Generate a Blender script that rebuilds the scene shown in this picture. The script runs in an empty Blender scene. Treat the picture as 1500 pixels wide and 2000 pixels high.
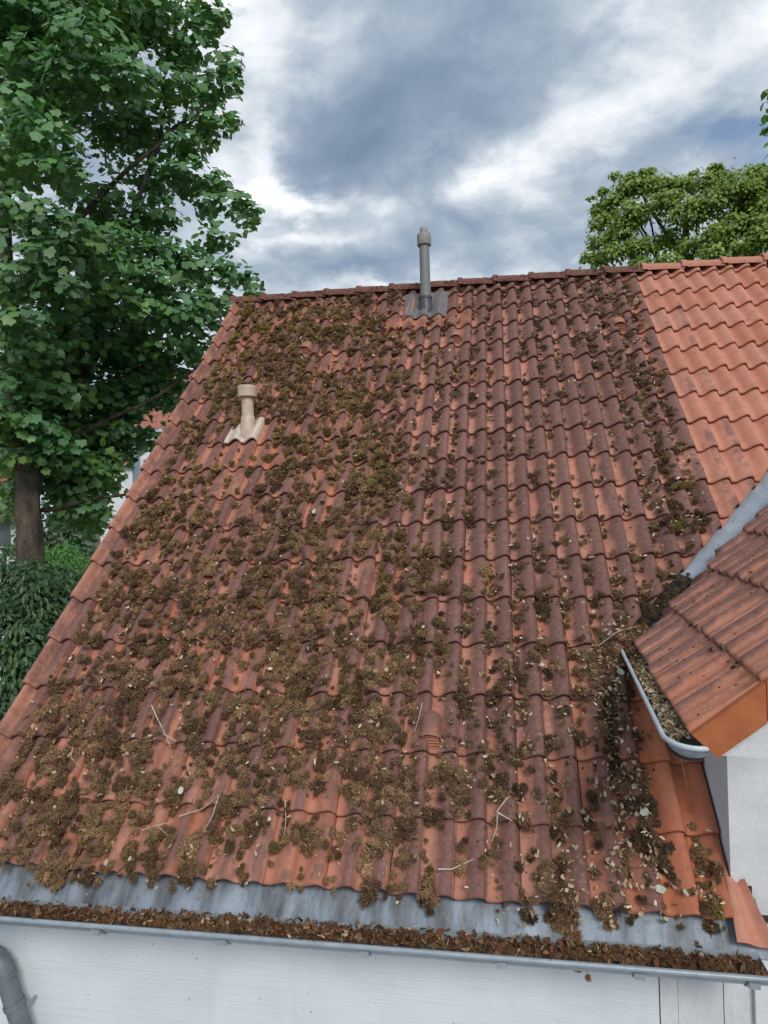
import bpy, bmesh, math, random
import numpy as np
from mathutils import Matrix, Vector

rng = np.random.default_rng(7)
random.seed(7)
SC = bpy.context.scene
COL = SC.collection
rad = math.radians

# ---------------------------------------------------------------- camera
cam_d = bpy.data.cameras.new('camera')
cam = bpy.data.objects.new('camera', cam_d)
COL.objects.link(cam)
SC.camera = cam
CAM_LOC = np.array([0.13332, -2.97035, 1.71154])
_yaw, _pit, _rol = -0.18352, 0.00849, -0.02747
_f = np.array([math.sin(_yaw)*math.cos(_pit), math.cos(_yaw)*math.cos(_pit), math.sin(_pit)])
_r0 = np.array([math.cos(_yaw), -math.sin(_yaw), 0.0])
_u0 = np.cross(_r0, _f)
_r = _r0*math.cos(_rol) + _u0*math.sin(_rol)
_u = _u0*math.cos(_rol) - _r0*math.sin(_rol)
cam.matrix_world = Matrix(((_r[0], _u[0], -_f[0], CAM_LOC[0]), (_r[1], _u[1], -_f[1], CAM_LOC[1]),
                           (_r[2], _u[2], -_f[2], CAM_LOC[2]), (0, 0, 0, 1)))
cam_d.sensor_fit = 'VERTICAL'
cam_d.sensor_height = 24.0
cam_d.lens = 24.0*1289.2/2000.0
cam_d.clip_start = 0.05
cam_d.clip_end = 3000

# ---------------------------------------------------------------- sun, exposure
SUN_DIR = Vector((0.32, -0.72, 0.62)).normalized()       # towards the sun
sun_d = bpy.data.lights.new('sun', 'SUN')
sun_d.energy = 1.5
sun_d.angle = rad(20)
sun_d.color = (1.0, 0.95, 0.88)
sun = bpy.data.objects.new('sun', sun_d)
COL.objects.link(sun)
sun.location = (0, 0, 40)
sun.rotation_euler = SUN_DIR.to_track_quat('Z', 'Y').to_euler()
SC.view_settings.view_transform = 'Standard'
SC.view_settings.look = 'None'
SC.view_settings.exposure = 0.52
SC.view_settings.gamma = 1.0
SC.view_settings.use_curve_mapping = False
SC.cycles.max_bounces = 6

# ---------------------------------------------------------------- world: sky with broken cloud
world = bpy.data.worlds.new('World')
SC.world = world
world.use_nodes = True
wt = world.node_tree
wt.nodes.clear()


class NT:
    """small helper that writes node graphs as expressions"""
    def __init__(self, nt):
        self.nt = nt

    def new(self, typ, **kw):
        n = self.nt.nodes.new(typ)
        for k, v in kw.items():
            setattr(n, k, v)
        return n

    def put(self, sock, v):
        if isinstance(v, bpy.types.NodeSocket):
            self.nt.links.new(v, sock)
        elif v is not None:
            if sock.type == 'RGBA' and len(v) == 3:
                v = (*v, 1)
            sock.default_value = v

    def m(self, op, a, b=None, c=None, clamp=False):
        n = self.new('ShaderNodeMath', operation=op, use_clamp=clamp)
        self.put(n.inputs[0], a)
        if b is not None: self.put(n.inputs[1], b)
        if c is not None: self.put(n.inputs[2], c)
        return n.outputs[0]

    def vm(self, op, a, b=None, out=0):
        n = self.new('ShaderNodeVectorMath', operation=op)
        self.put(n.inputs[0], a)
        if b is not None: self.put(n.inputs[1], b)
        return n.outputs[out]

    def noise(self, vec, scale, detail=6, rough=.55, dist=0., out=0):
        n = self.new('ShaderNodeTexNoise')
        if vec is not None: self.put(n.inputs['Vector'], vec)
        n.inputs['Scale'].default_value = scale
        n.inputs['Detail'].default_value = detail
        n.inputs['Roughness'].default_value = rough
        n.inputs['Distortion'].default_value = dist
        return n.outputs[out]

    def ramp(self, fac, stops, interp='LINEAR'):
        n = self.new('ShaderNodeValToRGB')
        cr = n.color_ramp
        cr.interpolation = interp
        while len(cr.elements) < len(stops):
            cr.elements.new(0.5)
        for e, (p, c) in zip(cr.elements, stops):
            e.position = p
            e.color = (*c, 1) if not isinstance(c, (int, float)) else (c, c, c, 1)
        self.put(n.inputs[0], fac)
        return n.outputs[0]

    def mix(self, fac, a, b, mode='MIX'):
        n = self.new('ShaderNodeMix', data_type='RGBA', blend_type=mode)
        self.put(n.inputs[0], fac)
        self.put(n.inputs[6], a)
        self.put(n.inputs[7], b)
        return n.outputs[2]

    def smooth(self, x, lo, hi):
        n = self.new('ShaderNodeMapRange', interpolation_type='SMOOTHSTEP')
        self.put(n.inputs[0], x)
        n.inputs[1].default_value = lo
        n.inputs[2].default_value = hi
        return n.outputs[0]

    def sep(self, v):
        n = self.new('ShaderNodeSeparateXYZ')
        self.put(n.inputs[0], v)
        return n.outputs

    def comb(self, x, y, z):
        n = self.new('ShaderNodeCombineXYZ')
        for i, v in enumerate((x, y, z)):
            self.put(n.inputs[i], v)
        return n.outputs[0]

    def attr(self, name, out='Fac'):
        n = self.new('ShaderNodeAttribute', attribute_name=name)
        return n.outputs[out]


def build_sky():
    g = NT(wt)
    tc = g.new('ShaderNodeTexCoord')
    d = g.vm('NORMALIZE', tc.outputs['Generated'])
    x, y, z = g.sep(d)
    az = g.m('MULTIPLY', g.m('ARCTAN2', x, y), 180/math.pi)
    el = g.m('MULTIPLY', g.m('ARCSINE', z), 180/math.pi)
    # the cloud layer seen as a ceiling: directions projected on a plane overhead
    zz = g.m('ADD', g.m('MAXIMUM', z, 0.0), 0.22)
    q = g.comb(g.m('DIVIDE', x, zz), g.m('DIVIDE', y, zz), 0.0)
    w1 = g.noise(q, 1.3, 5, .55, 0, 1)
    warp = g.vm('MULTIPLY', g.vm('SUBTRACT', w1, (.5, .5, .5)), (.30, .30, .3))
    qw = g.vm('ADD', q, warp)
    big = g.noise(qw, 1.5, 12, .58)
    toward = g.noise(g.vm('ADD', qw, (.03, .10, 0.0)), 1.5, 12, .58)
    relief = g.m('SUBTRACT', big, toward)
    fine = g.noise(qw, 5.5, 10, .62)
    b1 = g.m('ABSOLUTE', g.m('SUBTRACT', g.m('MULTIPLY', g.noise(qw, 3.1, 8, .5), 2.0), 1.0))
    b2 = g.m('ABSOLUTE', g.m('SUBTRACT', g.m('MULTIPLY', g.noise(qw, 7.0, 8, .5), 2.0), 1.0))
    puff = g.m('ADD', g.m('MULTIPLY', b1, .50), g.m('MULTIPLY', b2, .10))
    wx, wy, wz = g.sep(w1)
    f1 = g.noise(qw, 4.5, 8, .6, 0, 1)
    fx, fy, fz = g.sep(f1)
    azw = g.m('ADD', az, g.m('ADD', g.m('MULTIPLY', g.m('SUBTRACT', wx, .5), 9.0), g.m('MULTIPLY', g.m('SUBTRACT', fx, .5), 10.0)))
    elw = g.m('ADD', el, g.m('ADD', g.m('MULTIPLY', g.m('SUBTRACT', wy, .5), 4.0), g.m('MULTIPLY', g.m('SUBTRACT', fy, .5), 7.0)))

    def blob(a0, e0, sa, se, wgt, tilt=0.0):
        da = g.m('SUBTRACT', azw, a0)
        de = g.m('SUBTRACT', g.m('SUBTRACT', elw, e0), g.m('MULTIPLY', da, tilt))
        p = g.m('ADD', g.m('POWER', g.m('ABSOLUTE', g.m('DIVIDE', da, sa)), 2.0), g.m('POWER', g.m('ABSOLUTE', g.m('DIVIDE', de, se)), 2.0))
        return g.m('MULTIPLY', g.m('EXPONENT', g.m('MULTIPLY', p, -1.0)), wgt)
    L = g.m('ADD', 0.59, g.m('MULTIPLY', g.m('SUBTRACT', big, .5), 0.75))
    L = g.m('ADD', L, g.m('ADD', g.m('MULTIPLY', g.m('SUBTRACT', fine, .5), 0.42), g.m('MULTIPLY', g.m('SUBTRACT', fz, .5), 0.20)))
    L = g.m('ADD', L, g.m('MULTIPLY', relief, .8))
    L = g.m('ADD', L, g.m('SUBTRACT', puff, .09))
    for b in ((-11, 31, 9, 3.6, -.34, .1), (-14.5, 28, 6, 2.2, -.16), (1, 33.5, 9, 4.5, -.26, .25), (-3, 38.5, 11, 2.5, -.12),
              (-20.5, 37, 4, 5, .20), (13.5, 35, 5, 3, .18, .3), (12.5, 29.5, 9, 2.3, .17, .35), (0, 26.8, 5, 1.5, .24, .1),
              (-18, 25.6, 5, .9, .40), (-17, 22.9, 4, .8, .25), (-10, 18.4, 4, 1.0, .30), (-15, 20.3, 6, .9, -.22), (-6, 22.3, 6, 1.6, -.12),
              (-21, 29, 1.6, 3.0, .26), (7, 21, 6, 1.2, -.06)):
        L = g.m('ADD', L, blob(*b))
    cloud = g.ramp(L, [(0.0, (.135, .19, .265)), (.26, (.185, .245, .33)), (.46, (.275, .335, .41)), (.57, (.38, .435, .495)),
                       (.68, (.53, .57, .615)), (.90, (.78, .79, .805))])
    cover = g.m('ADD', g.noise(g.vm('ADD', qw, (3.1, 1.7, 0.4)), 2.6, 8, .6, .3), 0.0)
    hole = g.smooth(cover, .66, .76)
    for b in ((17.5, 26.8, 3.2, 1.1, 1.3), (12.0, 38.5, 2.5, .8, .9), (18.0, 37, 2.5, 1.0, .8), (0, 17.4, 5, .7, 1.2), (20.5, 23.5, 2, 2.2, 1.1)):
        hole = g.m('ADD', hole, blob(*b), clamp=True)
    sky = g.new('ShaderNodeTexSky', sky_type='NISHITA', sun_disc=False)
    sky.sun_elevation = math.asin(SUN_DIR.z)
    sky.sun_rotation = math.atan2(SUN_DIR.x, SUN_DIR.y)
    c10 = g.mix(1.0, cloud, (10, 10, 10), 'MULTIPLY')
    col = g.mix(g.m('MULTIPLY', hole, .8), c10, sky.outputs[0])
    bg = g.new('ShaderNodeBackground')
    bg.inputs['Strength'].default_value = 0.1
    g.put(bg.inputs['Color'], col)
    out = g.new('ShaderNodeOutputWorld')
    wt.links.new(bg.outputs[0], out.inputs[0])


build_sky()

# ================================================================ helpers
PARENT_LOC = {}


def tag(o, label=None, cat=None, group=None, kind=None):
    if label: o['label'] = label
    if cat: o['category'] = cat
    if group: o['group'] = group
    if kind: o['kind'] = kind
    return o


def empty(name, loc, label=None, cat=None, group=None):
    o = bpy.data.objects.new(name, None)
    o.empty_display_size = .1
    o.location = loc
    COL.objects.link(o)
    return tag(o, label, cat, group)


def link(name, mesh, parent=None, M=None):
    o = bpy.data.objects.new(name, mesh)
    COL.objects.link(o)
    if M is not None:
        o.matrix_basis = M
    if parent is not None:
        o.parent = parent
        # every parent is unrotated or already in world frame: undo its world transform
        o.matrix_parent_inverse = world_of(parent).inverted()
    return o


def world_of(o):
    m = o.matrix_basis.copy()
    if o.parent is not None:
        m = world_of(o.parent) @ o.matrix_parent_inverse @ m
    return m


def mesh_np(name, V, Fs, mat=None, attrs=None, smooth=False, colors=None):
    """V (n,3); Fs list of (m,k) index arrays (k = 3 or 4)"""
    me = bpy.data.meshes.new(name)
    V = np.asarray(V, np.float32)
    me.vertices.add(len(V))
    me.vertices.foreach_set('co', V.ravel())
    Fs = [np.asarray(f, np.int32) for f in Fs if len(f)]
    loops = np.concatenate([f.ravel() for f in Fs])
    tot = np.concatenate([np.full(len(f), f.shape[1], np.int32) for f in Fs])
    start = np.concatenate([[0], np.cumsum(tot)[:-1]]).astype(np.int32)
    me.loops.add(len(loops))
    me.loops.foreach_set('vertex_index', loops)
    me.polygons.add(len(tot))
    me.polygons.foreach_set('loop_start', start)
    if smooth:
        me.polygons.foreach_set('use_smooth', np.ones(len(tot), bool))
    if attrs:
        for k, v in attrs.items():
            a = me.attributes.new(k, 'FLOAT', 'POINT')
            a.data.foreach_set('value', np.asarray(v, np.float32))
    if colors is not None:
        a = me.attributes.new('tint', 'FLOAT_COLOR', 'POINT')
        c = np.ones((len(V), 4), np.float32)
        c[:, :3] = colors
        a.data.foreach_set('color', c.ravel())
    if mat: me.materials.append(mat)
    me.update(calc_edges=True)
    me.validate()
    return me


class MB:
    """collects simple shapes into one mesh"""
    def __init__(self):
        self.v, self.q, self.t, self.n = [], [], [], 0

    def add(self, V, F):
        V = np.asarray(V, float)
        for f in F:
            (self.q if len(f) == 4 else self.t).append([i + self.n for i in f]) if len(f) in (3, 4) else \
                [self.t.append([f[0] + self.n, f[i] + self.n, f[i+1] + self.n]) for i in range(1, len(f)-1)]
        self.v.append(V)
        self.n += len(V)

    def box(self, lo, hi, M=None):
        x0, y0, z0 = lo
        x1, y1, z1 = hi
        V = np.array([(x0, y0, z0), (x1, y0, z0), (x1, y1, z0), (x0, y1, z0), (x0, y0, z1), (x1, y0, z1), (x1, y1, z1), (x0, y1, z1)], float)
        if M is not None: V = V @ np.array(M.to_3x3()).T + np.array(M.translation)
        self.add(V, [(0, 3, 2, 1), (4, 5, 6, 7), (0, 1, 5, 4), (1, 2, 6, 5), (2, 3, 7, 6), (3, 0, 4, 7)])

    def hexa(self, P):
        """8 points: bottom loop 4, top loop 4"""
        self.add(P, [(0, 3, 2, 1), (4, 5, 6, 7), (0, 1, 5, 4), (1, 2, 6, 5), (2, 3, 7, 6), (3, 0, 4, 7)])

    def grid(self, G, close=False):
        G = np.asarray(G, float)
        a, b = G.shape[:2]
        idx = np.arange(a*b).reshape(a, b)
        F = []
        for i in range(a-1):
            for j in range(b - (0 if close else 1)):
                j2 = (j+1) % b
                F.append((idx[i, j], idx[i, j2], idx[i+1, j2], idx[i+1, j]))
        self.add(G.reshape(-1, 3), F)

    def tube(self, path, radii, n=10, cap=True):
        path = np.asarray(path, float)
        if np.isscalar(radii): radii = [radii]*len(path)
        rings = []
        up = np.array([0, 0, 1.0])
        nrm = None
        for i in range(len(path)):
            tdir = path[min(i+1, len(path)-1)] - path[max(i-1, 0)]
            tdir /= np.linalg.norm(tdir)
            if nrm is None:
                h = np.array([1.0, 0, 0]) if abs(tdir[0]) < .9 else np.array([0, 1.0, 0])
                nrm = np.cross(tdir, h)
            nrm = nrm - tdir*(nrm @ tdir)
            nrm /= np.linalg.norm(nrm)
            b = np.cross(tdir, nrm)
            a = np.linspace(0, 2*math.pi, n, endpoint=False)
            rings.append(path[i] + radii[i]*(np.cos(a)[:, None]*nrm + np.sin(a)[:, None]*b))
        self.grid(np.array(rings), close=True)
        if cap:
            self.add(rings[0], [tuple(range(n))[::-1]])
            self.add(rings[-1], [tuple(range(n))])

    def lathe(self, c, prof, n=20, axis=None):
        """prof list of (r, z) about a vertical axis through c"""
        a = np.linspace(0, 2*math.pi, n, endpoint=False)
        G = np.array([[(c[0]+r*math.cos(t), c[1]+r*math.sin(t), c[2]+z) for t in a] for r, z in prof])
        self.grid(G, close=True)

    def mesh(self, name, mat, smooth=False):
        V = np.concatenate(self.v)
        return mesh_np(name, V, [np.array(self.q, np.int32).reshape(-1, 4), np.array(self.t, np.int32).reshape(-1, 3)], mat, smooth=smooth)


def smooth_by_angle(me, deg=40):
    bm = bmesh.new()
    bm.from_mesh(me)
    bmesh.ops.recalc_face_normals(bm, faces=bm.faces)
    for f in bm.faces: f.smooth = True
    for e in bm.edges:
        if len(e.link_faces) == 2 and e.calc_face_angle(0) > rad(deg): e.smooth = False
    bm.to_mesh(me)
    bm.free()
    return me


def part(name, mb, mat, parent, angle=40):
    me = mb.mesh(name, mat)
    smooth_by_angle(me, angle)
    return link(name, me, parent)


def hash2(ix, iy, seed):
    h = (ix.astype(np.int64)*374761393 + iy.astype(np.int64)*668265263 + seed*982451653) & 0xffffffff
    h = ((h ^ (h >> 13))*1274126177) & 0xffffffff
    return ((h ^ (h >> 16)) & 0xffff)/65535.0


def vnoise(x, y, seed=0):
    x = np.asarray(x, float); y = np.asarray(y, float)
    ix, iy = np.floor(x), np.floor(y)
    fx, fy = x-ix, y-iy
    fx = fx*fx*(3-2*fx); fy = fy*fy*(3-2*fy)
    a = hash2(ix, iy, seed); b = hash2(ix+1, iy, seed); c = hash2(ix, iy+1, seed); d = hash2(ix+1, iy+1, seed)
    return (a*(1-fx)+b*fx)*(1-fy) + (c*(1-fx)+d*fx)*fy


def fbm(x, y, seed=0, oct=4):
    s, a, t = 0, .5, 0
    for o in range(oct):
        s = s + a*vnoise(x*2**o, y*2**o, seed+o*17)
        t += a
        a *= .5
    return s/t


def sstep(x, lo, hi):
    t = np.clip((np.asarray(x, float)-lo)/(hi-lo), 0, 1)
    return t*t*(3-2*t)


def scatter(bv, bf, P, R, S, cols=None):
    """copies of a small base mesh: bv (k,3) bf (m,3); P (n,3), R (n,3,3) columns are axes, S (n,) or (n,3)"""
    n, k = len(P), len(bv)
    S = np.asarray(S)
    if S.ndim == 1: S = S[:, None]
    B = bv[None]*S[:, None, :]
    V = np.einsum('nij,nkj->nki', R, B) + P[:, None, :]
    Fa = bf[None] + (np.arange(n)*k)[:, None, None]
    C = None if cols is None else np.repeat(cols, k, axis=0)
    return V.reshape(-1, 3), Fa.reshape(-1, bf.shape[1]), C


def frames(Z, yaw):
    """rotation matrices with third axis Z and random spin yaw"""
    Z = Z/np.linalg.norm(Z, axis=1, keepdims=True)
    h = np.where(np.abs(Z[:, :1]) < .9, np.array([[1.0, 0, 0]]), np.array([[0, 1.0, 0]]))
    X = np.cross(h, Z); X /= np.linalg.norm(X, axis=1, keepdims=True)
    Y = np.cross(Z, X)
    c, s = np.cos(yaw)[:, None], np.sin(yaw)[:, None]
    X2 = X*c + Y*s
    Y2 = np.cross(Z, X2)
    return np.stack([X2, Y2, Z], axis=2)


# ================================================================ materials
def mat_new(name):
    m = bpy.data.materials.new(name)
    m.use_nodes = True
    m.node_tree.nodes.clear()
    g = NT(m.node_tree)
    return m, g


def finish(m, g, color, rough=.8, metal=0., bump=None, bump_strength=.3, bump_dist=.01, spec=.5, trans=None):
    b = g.new('ShaderNodeBsdfPrincipled')
    g.put(b.inputs['Base Color'], color)
    g.put(b.inputs['Roughness'], rough)
    g.put(b.inputs['Metallic'], metal)
    b.inputs['Specular IOR Level'].default_value = spec
    if bump is not None:
        bn = g.new('ShaderNodeBump')
        bn.inputs['Strength'].default_value = bump_strength
        bn.inputs['Distance'].default_value = bump_dist
        g.put(bn.inputs['Height'], bump)
        g.nt.links.new(bn.outputs[0], b.inputs['Normal'])
    out = g.new('ShaderNodeOutputMaterial')
    sh = b.outputs[0]
    if trans is not None:
        t = g.new('ShaderNodeBsdfTranslucent')
        g.put(t.inputs[0], trans)
        a = g.new('ShaderNodeAddShader')
        g.nt.links.new(sh, a.inputs[0]); g.nt.links.new(t.outputs[0], a.inputs[1])
        sh = a.outputs[0]
    g.nt.links.new(sh, out.inputs[0])
    return m


def pos(g):
    return g.new('ShaderNodeNewGeometry').outputs['Position']


def m_tile():
    """fired clay: object colour r = age patina, g = orange, b = brightness"""
    m, g = mat_new('clay_tile')
    oi = g.new('ShaderNodeObjectInfo')
    r, gg, bb = g.sep(oi.outputs['Color'])
    crest = g.attr('crest')
    p = pos(g)
    n1 = g.noise(p, 7, 5, .6)
    n2 = g.noise(p, 38, 4, .6)
    n3 = g.noise(p, 420, 2, .6)
    n4 = g.noise(g.vm('ADD', p, (5, 2, 1)), 14, 5, .65)
    f = g.m('ADD', g.m('MULTIPLY', crest, .85), g.m('MULTIPLY', g.m('SUBTRACT', n1, .5), 1.3))
    f = g.m('ADD', f, g.m('MULTIPLY', g.m('SUBTRACT', n2, .5), .80))
    f = g.m('ADD', f, g.m('SUBTRACT', g.m('MULTIPLY', r, 1.3), .72))
    f = g.smooth(f, .16, .62)
    pan = g.mix(gg, (.47, .225, .165), (.47, .160, .085))
    pan = g.mix(g.smooth(n4, .45, .68), pan, g.mix(gg, (.41, .180, .122), (.40, .128, .060)))
    old = g.mix(g.smooth(n2, .3, .7), (.165, .080, .068), (.245, .122, .100))
    col = g.mix(g.m('MULTIPLY', f, g.smooth(r, .02, .2)), pan, old)
    # grime in blotches, lichen dots
    grime = g.m('MULTIPLY', g.smooth(n4, .58, .74), g.m('MULTIPLY', r, .55))
    col = g.mix(grime, col, (.085, .062, .048))
    v = g.new('ShaderNodeTexVoronoi')
    g.put(v.inputs['Vector'], p); v.inputs['Scale'].default_value = 55
    lich = g.m('MULTIPLY', g.smooth(v.outputs['Distance'], .17, .10), g.smooth(g.noise(p, 5, 3, .5), .56, .62))
    col = g.mix(g.m('MULTIPLY', lich, g.smooth(r, .1, .4)), col, (.52, .50, .44))
    col = g.mix(g.smooth(n3, .62, .75), col, g.mix(.45, col, (.05, .035, .03)))
    col = g.mix(1.0, col, g.ramp(n3, [(.2, .72), (.8, 1.2)]), 'MULTIPLY')
    sc = g.comb(bb, bb, bb)
    col = g.mix(1.0, col, sc, 'MULTIPLY')
    h = g.m('ADD', g.m('MULTIPLY', n3, .35), g.m('MULTIPLY', n2, .9))
    return finish(m, g, col, .78, 0, h, .55, .004, .35)


def m_moss():
    m, g = mat_new('moss')
    c = g.attr('tint', 'Color')
    n = g.noise(pos(g), 160, 3, .6)
    col = g.mix(1.0, c, g.ramp(n, [(.25, .6), (.75, 1.5)]), 'MULTIPLY')
    return finish(m, g, col, .95, spec=.1)


def m_leaf(name, tr=.5, gloss=.45, spec=.4):
    m, g = mat_new(name)
    c = g.attr('tint', 'Color')
    t = g.mix(1.0, c, (tr*1.1, tr*1.25, tr*.5), 'MULTIPLY')
    return finish(m, g, c, gloss, spec=spec, trans=t)


def m_plain(name, a, b, scale=12, rough=.8, metal=0., bump=.2, spec=.4, stretch=None, bdist=.004):
    m, g = mat_new(name)
    p = pos(g)
    if stretch: p = g.vm('MULTIPLY', p, stretch)
    n = g.noise(p, scale, 6, .6, .2)
    n2 = g.noise(p, scale*14, 3, .6)
    col = g.mix(g.smooth(n, .3, .7), a, b)
    col = g.mix(1.0, col, g.ramp(n2, [(.2, .88), (.8, 1.1)]), 'MULTIPLY')
    return finish(m, g, col, rough, metal, g.m('ADD', n2, n), bump, bdist, spec)


def m_zinc():
    m, g = mat_new('weathered_zinc')
    p = pos(g)
    x, y, z = g.sep(p)
    st = g.comb(g.m('MULTIPLY', x, 8.0), g.m('MULTIPLY', g.m('ADD', y, z), 1.3), 0.0)
    s1 = g.noise(st, 1.0, 6, .65, .35)
    s2 = g.noise(p, 24, 5, .65)
    col = g.ramp(s1, [(.34, (.085, .09, .10)), (.45, (.165, .185, .21)), (.54, (.24, .285, .34)), (.70, (.34, .395, .46))])
    col = g.mix(g.smooth(s2, .5, .75), col, (.20, .21, .23))
    dots = g.noise(p, 90, 3, .5)
    col = g.mix(g.smooth(dots, .66, .72), col, (.10, .085, .07))
    return finish(m, g, col, .55, .25, s2, .25, .004, .4)


def m_valley():
    m, g = mat_new('valley_zinc')
    p = pos(g)
    n = g.noise(p, 9, 5, .6)
    col = g.ramp(n, [(.3, (.24, .29, .35)), (.7, (.35, .405, .465))])
    v = g.noise(p, 60, 3, .55)
    col = g.mix(g.smooth(v, .66, .71), col, (.06, .045, .035))
    return finish(m, g, col, .5, .15, n, .2, .004, .4)


def m_woodwall():
    m, g = mat_new('white_painted_boarding')
    p = pos(g)
    n = g.noise(g.vm('MULTIPLY', p, (3.0, 3.0, 95.0)), 1.0, 7, .6, .4)
    n2 = g.noise(p, 2.5, 4, .5)
    col = g.mix(g.smooth(n2, .3, .7), (.58, .64, .68), (.65, .705, .74))
    col = g.mix(g.m('MULTIPLY', g.smooth(n, .54, .70), .45), col, (.50, .56, .60))
    drip = g.noise(g.vm('MULTIPLY', p, (9.0, 9.0, .7)), 1.0, 5, .6)
    col = g.mix(g.m('MULTIPLY', g.smooth(drip, .60, .74), .14), col, (.40, .43, .42))
    sp = g.noise(p, 42, 3, .5)
    col = g.mix(g.smooth(sp, .73, .77), col, (.30, .29, .27))
    return finish(m, g, col, .6, 0, n, .6, .004, .4)


def m_ridge(dirty):
    m, g = mat_new('ridge_clay_' + ('crusted' if dirty else 'clean'))
    p = pos(g)
    n = g.noise(p, 30, 6, .7)
    n3 = g.noise(p, 300, 3, .6)
    base = g.mix(g.smooth(n, .3, .7), (.20, .088, .072), (.29, .13, .10)) if dirty else g.mix(g.smooth(n, .3, .7), (.43, .185, .120), (.50, .24, .17))
    col = base
    lo = (.50, .60) if dirty else (.66, .74)
    col = g.mix(g.smooth(g.noise(p, 46, 6, .75), *lo), col, (.055, .035, .03))
    col = g.mix(1.0, col, g.ramp(n3, [(.2, .75), (.8, 1.2)]), 'MULTIPLY')
    return finish(m, g, col, .9, 0, g.m('ADD', n, n3), .8 if dirty else .35, .012 if dirty else .004, .3)


MAT = dict(
    tile=m_tile(), moss=m_moss(), zinc=m_zinc(), valley=m_valley(), wall=m_woodwall(),
    ridge_old=m_ridge(True), ridge_new=m_ridge(False),
    leaf=m_leaf('maple_leaf', .28), linden=m_leaf('linden_leaf', .6, .5), shrub=m_leaf('shrub_leaf', .4), dry=m_leaf('dry_leaf', .15, .9, .1),
    gutter=m_plain('grey_gutter_metal', (.25, .30, .345), (.33, .38, .43), 14, .45, .2, .1, .5),
    gutter_light=m_plain('pale_painted_gutter', (.44, .49, .55), (.53, .58, .635), 14, .4, .0, .08, .5),
    downpipe=m_plain('downpipe_metal', (.12, .145, .165), (.17, .195, .215), 14, .5, .1, .1, .45),
    pipe_grey=m_plain('grey_plastic', (.17, .175, .19), (.21, .21, .225), 9, .5, 0, .08, .45, (9, 9, .6)),
    pipe_cap=m_plain('light_grey_plastic', (.25, .235, .24), (.29, .27, .27), 20, .55, 0, .08, .4),
    pipe_black=m_plain('dark_rubber_collar', (.055, .057, .068), (.085, .088, .10), 20, .4, 0, .1, .5),
    beige=m_plain('beige_plastic', (.50, .37, .28), (.59, .46, .36), 16, .5, 0, .15, .45),
    beige_base=m_plain('weathered_beige_base', (.50, .42, .34), (.62, .55, .47), 18, .7, 0, .2, .4),
    lead=m_plain('grey_lead_sheet', (.14, .135, .14), (.20, .195, .20), 30, .65, .2, .5, .4),
    plaster=m_plain('white_rough_render', (.59, .61, .64), (.66, .68, .705), 8, .85, 0, .3, .3),
    board=m_plain('white_board', (.54, .555, .59), (.61, .625, .65), 5, .7, 0, .25, .35, (1, 1, .5)),
    deck=m_plain('dark_underlay', (.03, .025, .022), (.045, .036, .03), 8, .9),
    barge=m_plain('orange_verge_clay', (.34, .095, .03), (.42, .135, .045), 10, .6, 0, .25, .45),
    bark=m_plain('mottled_bark', (.035, .028, .022), (.17, .14, .105), 6, .95, 0, 1.0, .2, (1, 1, .45), .03),
    twig=m_plain('pale_dry_twig', (.42, .34, .27), (.55, .47, .39), 60, .8),
    flake=m_plain('pale_lichen', (.46, .48, .40), (.58, .59, .52), 40, .85, 0, .6),
    ground=m_plain('garden_ground', (.05, .075, .03), (.09, .10, .045), 2, .95),
    white=m_plain('house_white_render', (.66, .68, .70), (.72, .73, .75), 3, .85),
    slate=m_plain('blue_grey_cladding', (.17, .22, .30), (.22, .27, .35), 3, .7, stretch=(14, 14, .6)),
    glass=m_plain('window_glass', (.07, .09, .10), (.12, .14, .15), 2, .08, 0, 0, .8),
    redroof=m_plain('far_red_tiles', (.30, .12, .09), (.40, .17, .13), 6, .85),
)

GROUND_Z = -3.2
# ---------------------------------------------------------------- ground
mb = MB()
GX = np.linspace(-400, 400, 41)
GY = np.linspace(-400, 400, 41)
G = np.zeros((41, 41, 3))
G[..., 0], G[..., 1] = np.meshgrid(GX, GY)
G[..., 2] = GROUND_Z + .15*np.sin(G[..., 0]*.05)*np.cos(G[..., 1]*.04) - .1
mb.grid(G)
tag(link('ground', mb.mesh('ground', MAT['ground'])), kind='structure')
mb = MB()
tx = np.linspace(-8, 12, 9); ty = np.linspace(-14, .1, 9)
G = np.zeros((9, 9, 3)); G[..., 0], G[..., 1] = np.meshgrid(tx, ty); G[..., 2] = GROUND_Z + .08
mb.grid(G)
tag(link('added_bounce_slab', mb.mesh('added_bounce_slab', m_plain('bounce_slab_pale', (.36, .35, .33), (.44, .43, .41), 3, .9))), kind='structure')  # unseen pale slab, added to bounce neutral light up at the front wall

# ================================================================ main roof frame
TH, EX, WV = 0.78984, 0.33603, 0.15          # pitch, course exposure, wave width
CT, ST = math.cos(TH), math.sin(TH)
RF = Matrix(((1, 0, 0, 0), (0, CT, -ST, 0), (0, ST, CT, 0), (0, 0, 0, 1)))
AMP, LIFT, LEN = .044, .031, .400


def wave(t):
    t = np.mod(np.asarray(t, float), 1.0)
    rise = sstep(t, .14, .74)
    fall = np.where(t < .05, 1 - sstep(t+1, .88, 1.04), 1 - sstep(t, .88, 1.04))
    c = np.where(t < .05, fall, np.minimum(rise, fall))
    return c


def prof(u):
    """surface height of the tile waves below the crest plane"""
    t = np.mod(np.asarray(u, float)/WV, 1.0)
    return AMP*(wave(t)-1) - .004*np.sin(np.pi*np.clip((t-.05)/.4, 0, 1)) + .003*np.sin(np.pi*np.clip((t-.62)/.3, 0, 1))


def roof_h(u, v):
    k = np.floor(np.asarray(v, float)/EX)
    return prof(u) + LIFT*(1-(v-k*EX)/EX)


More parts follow.
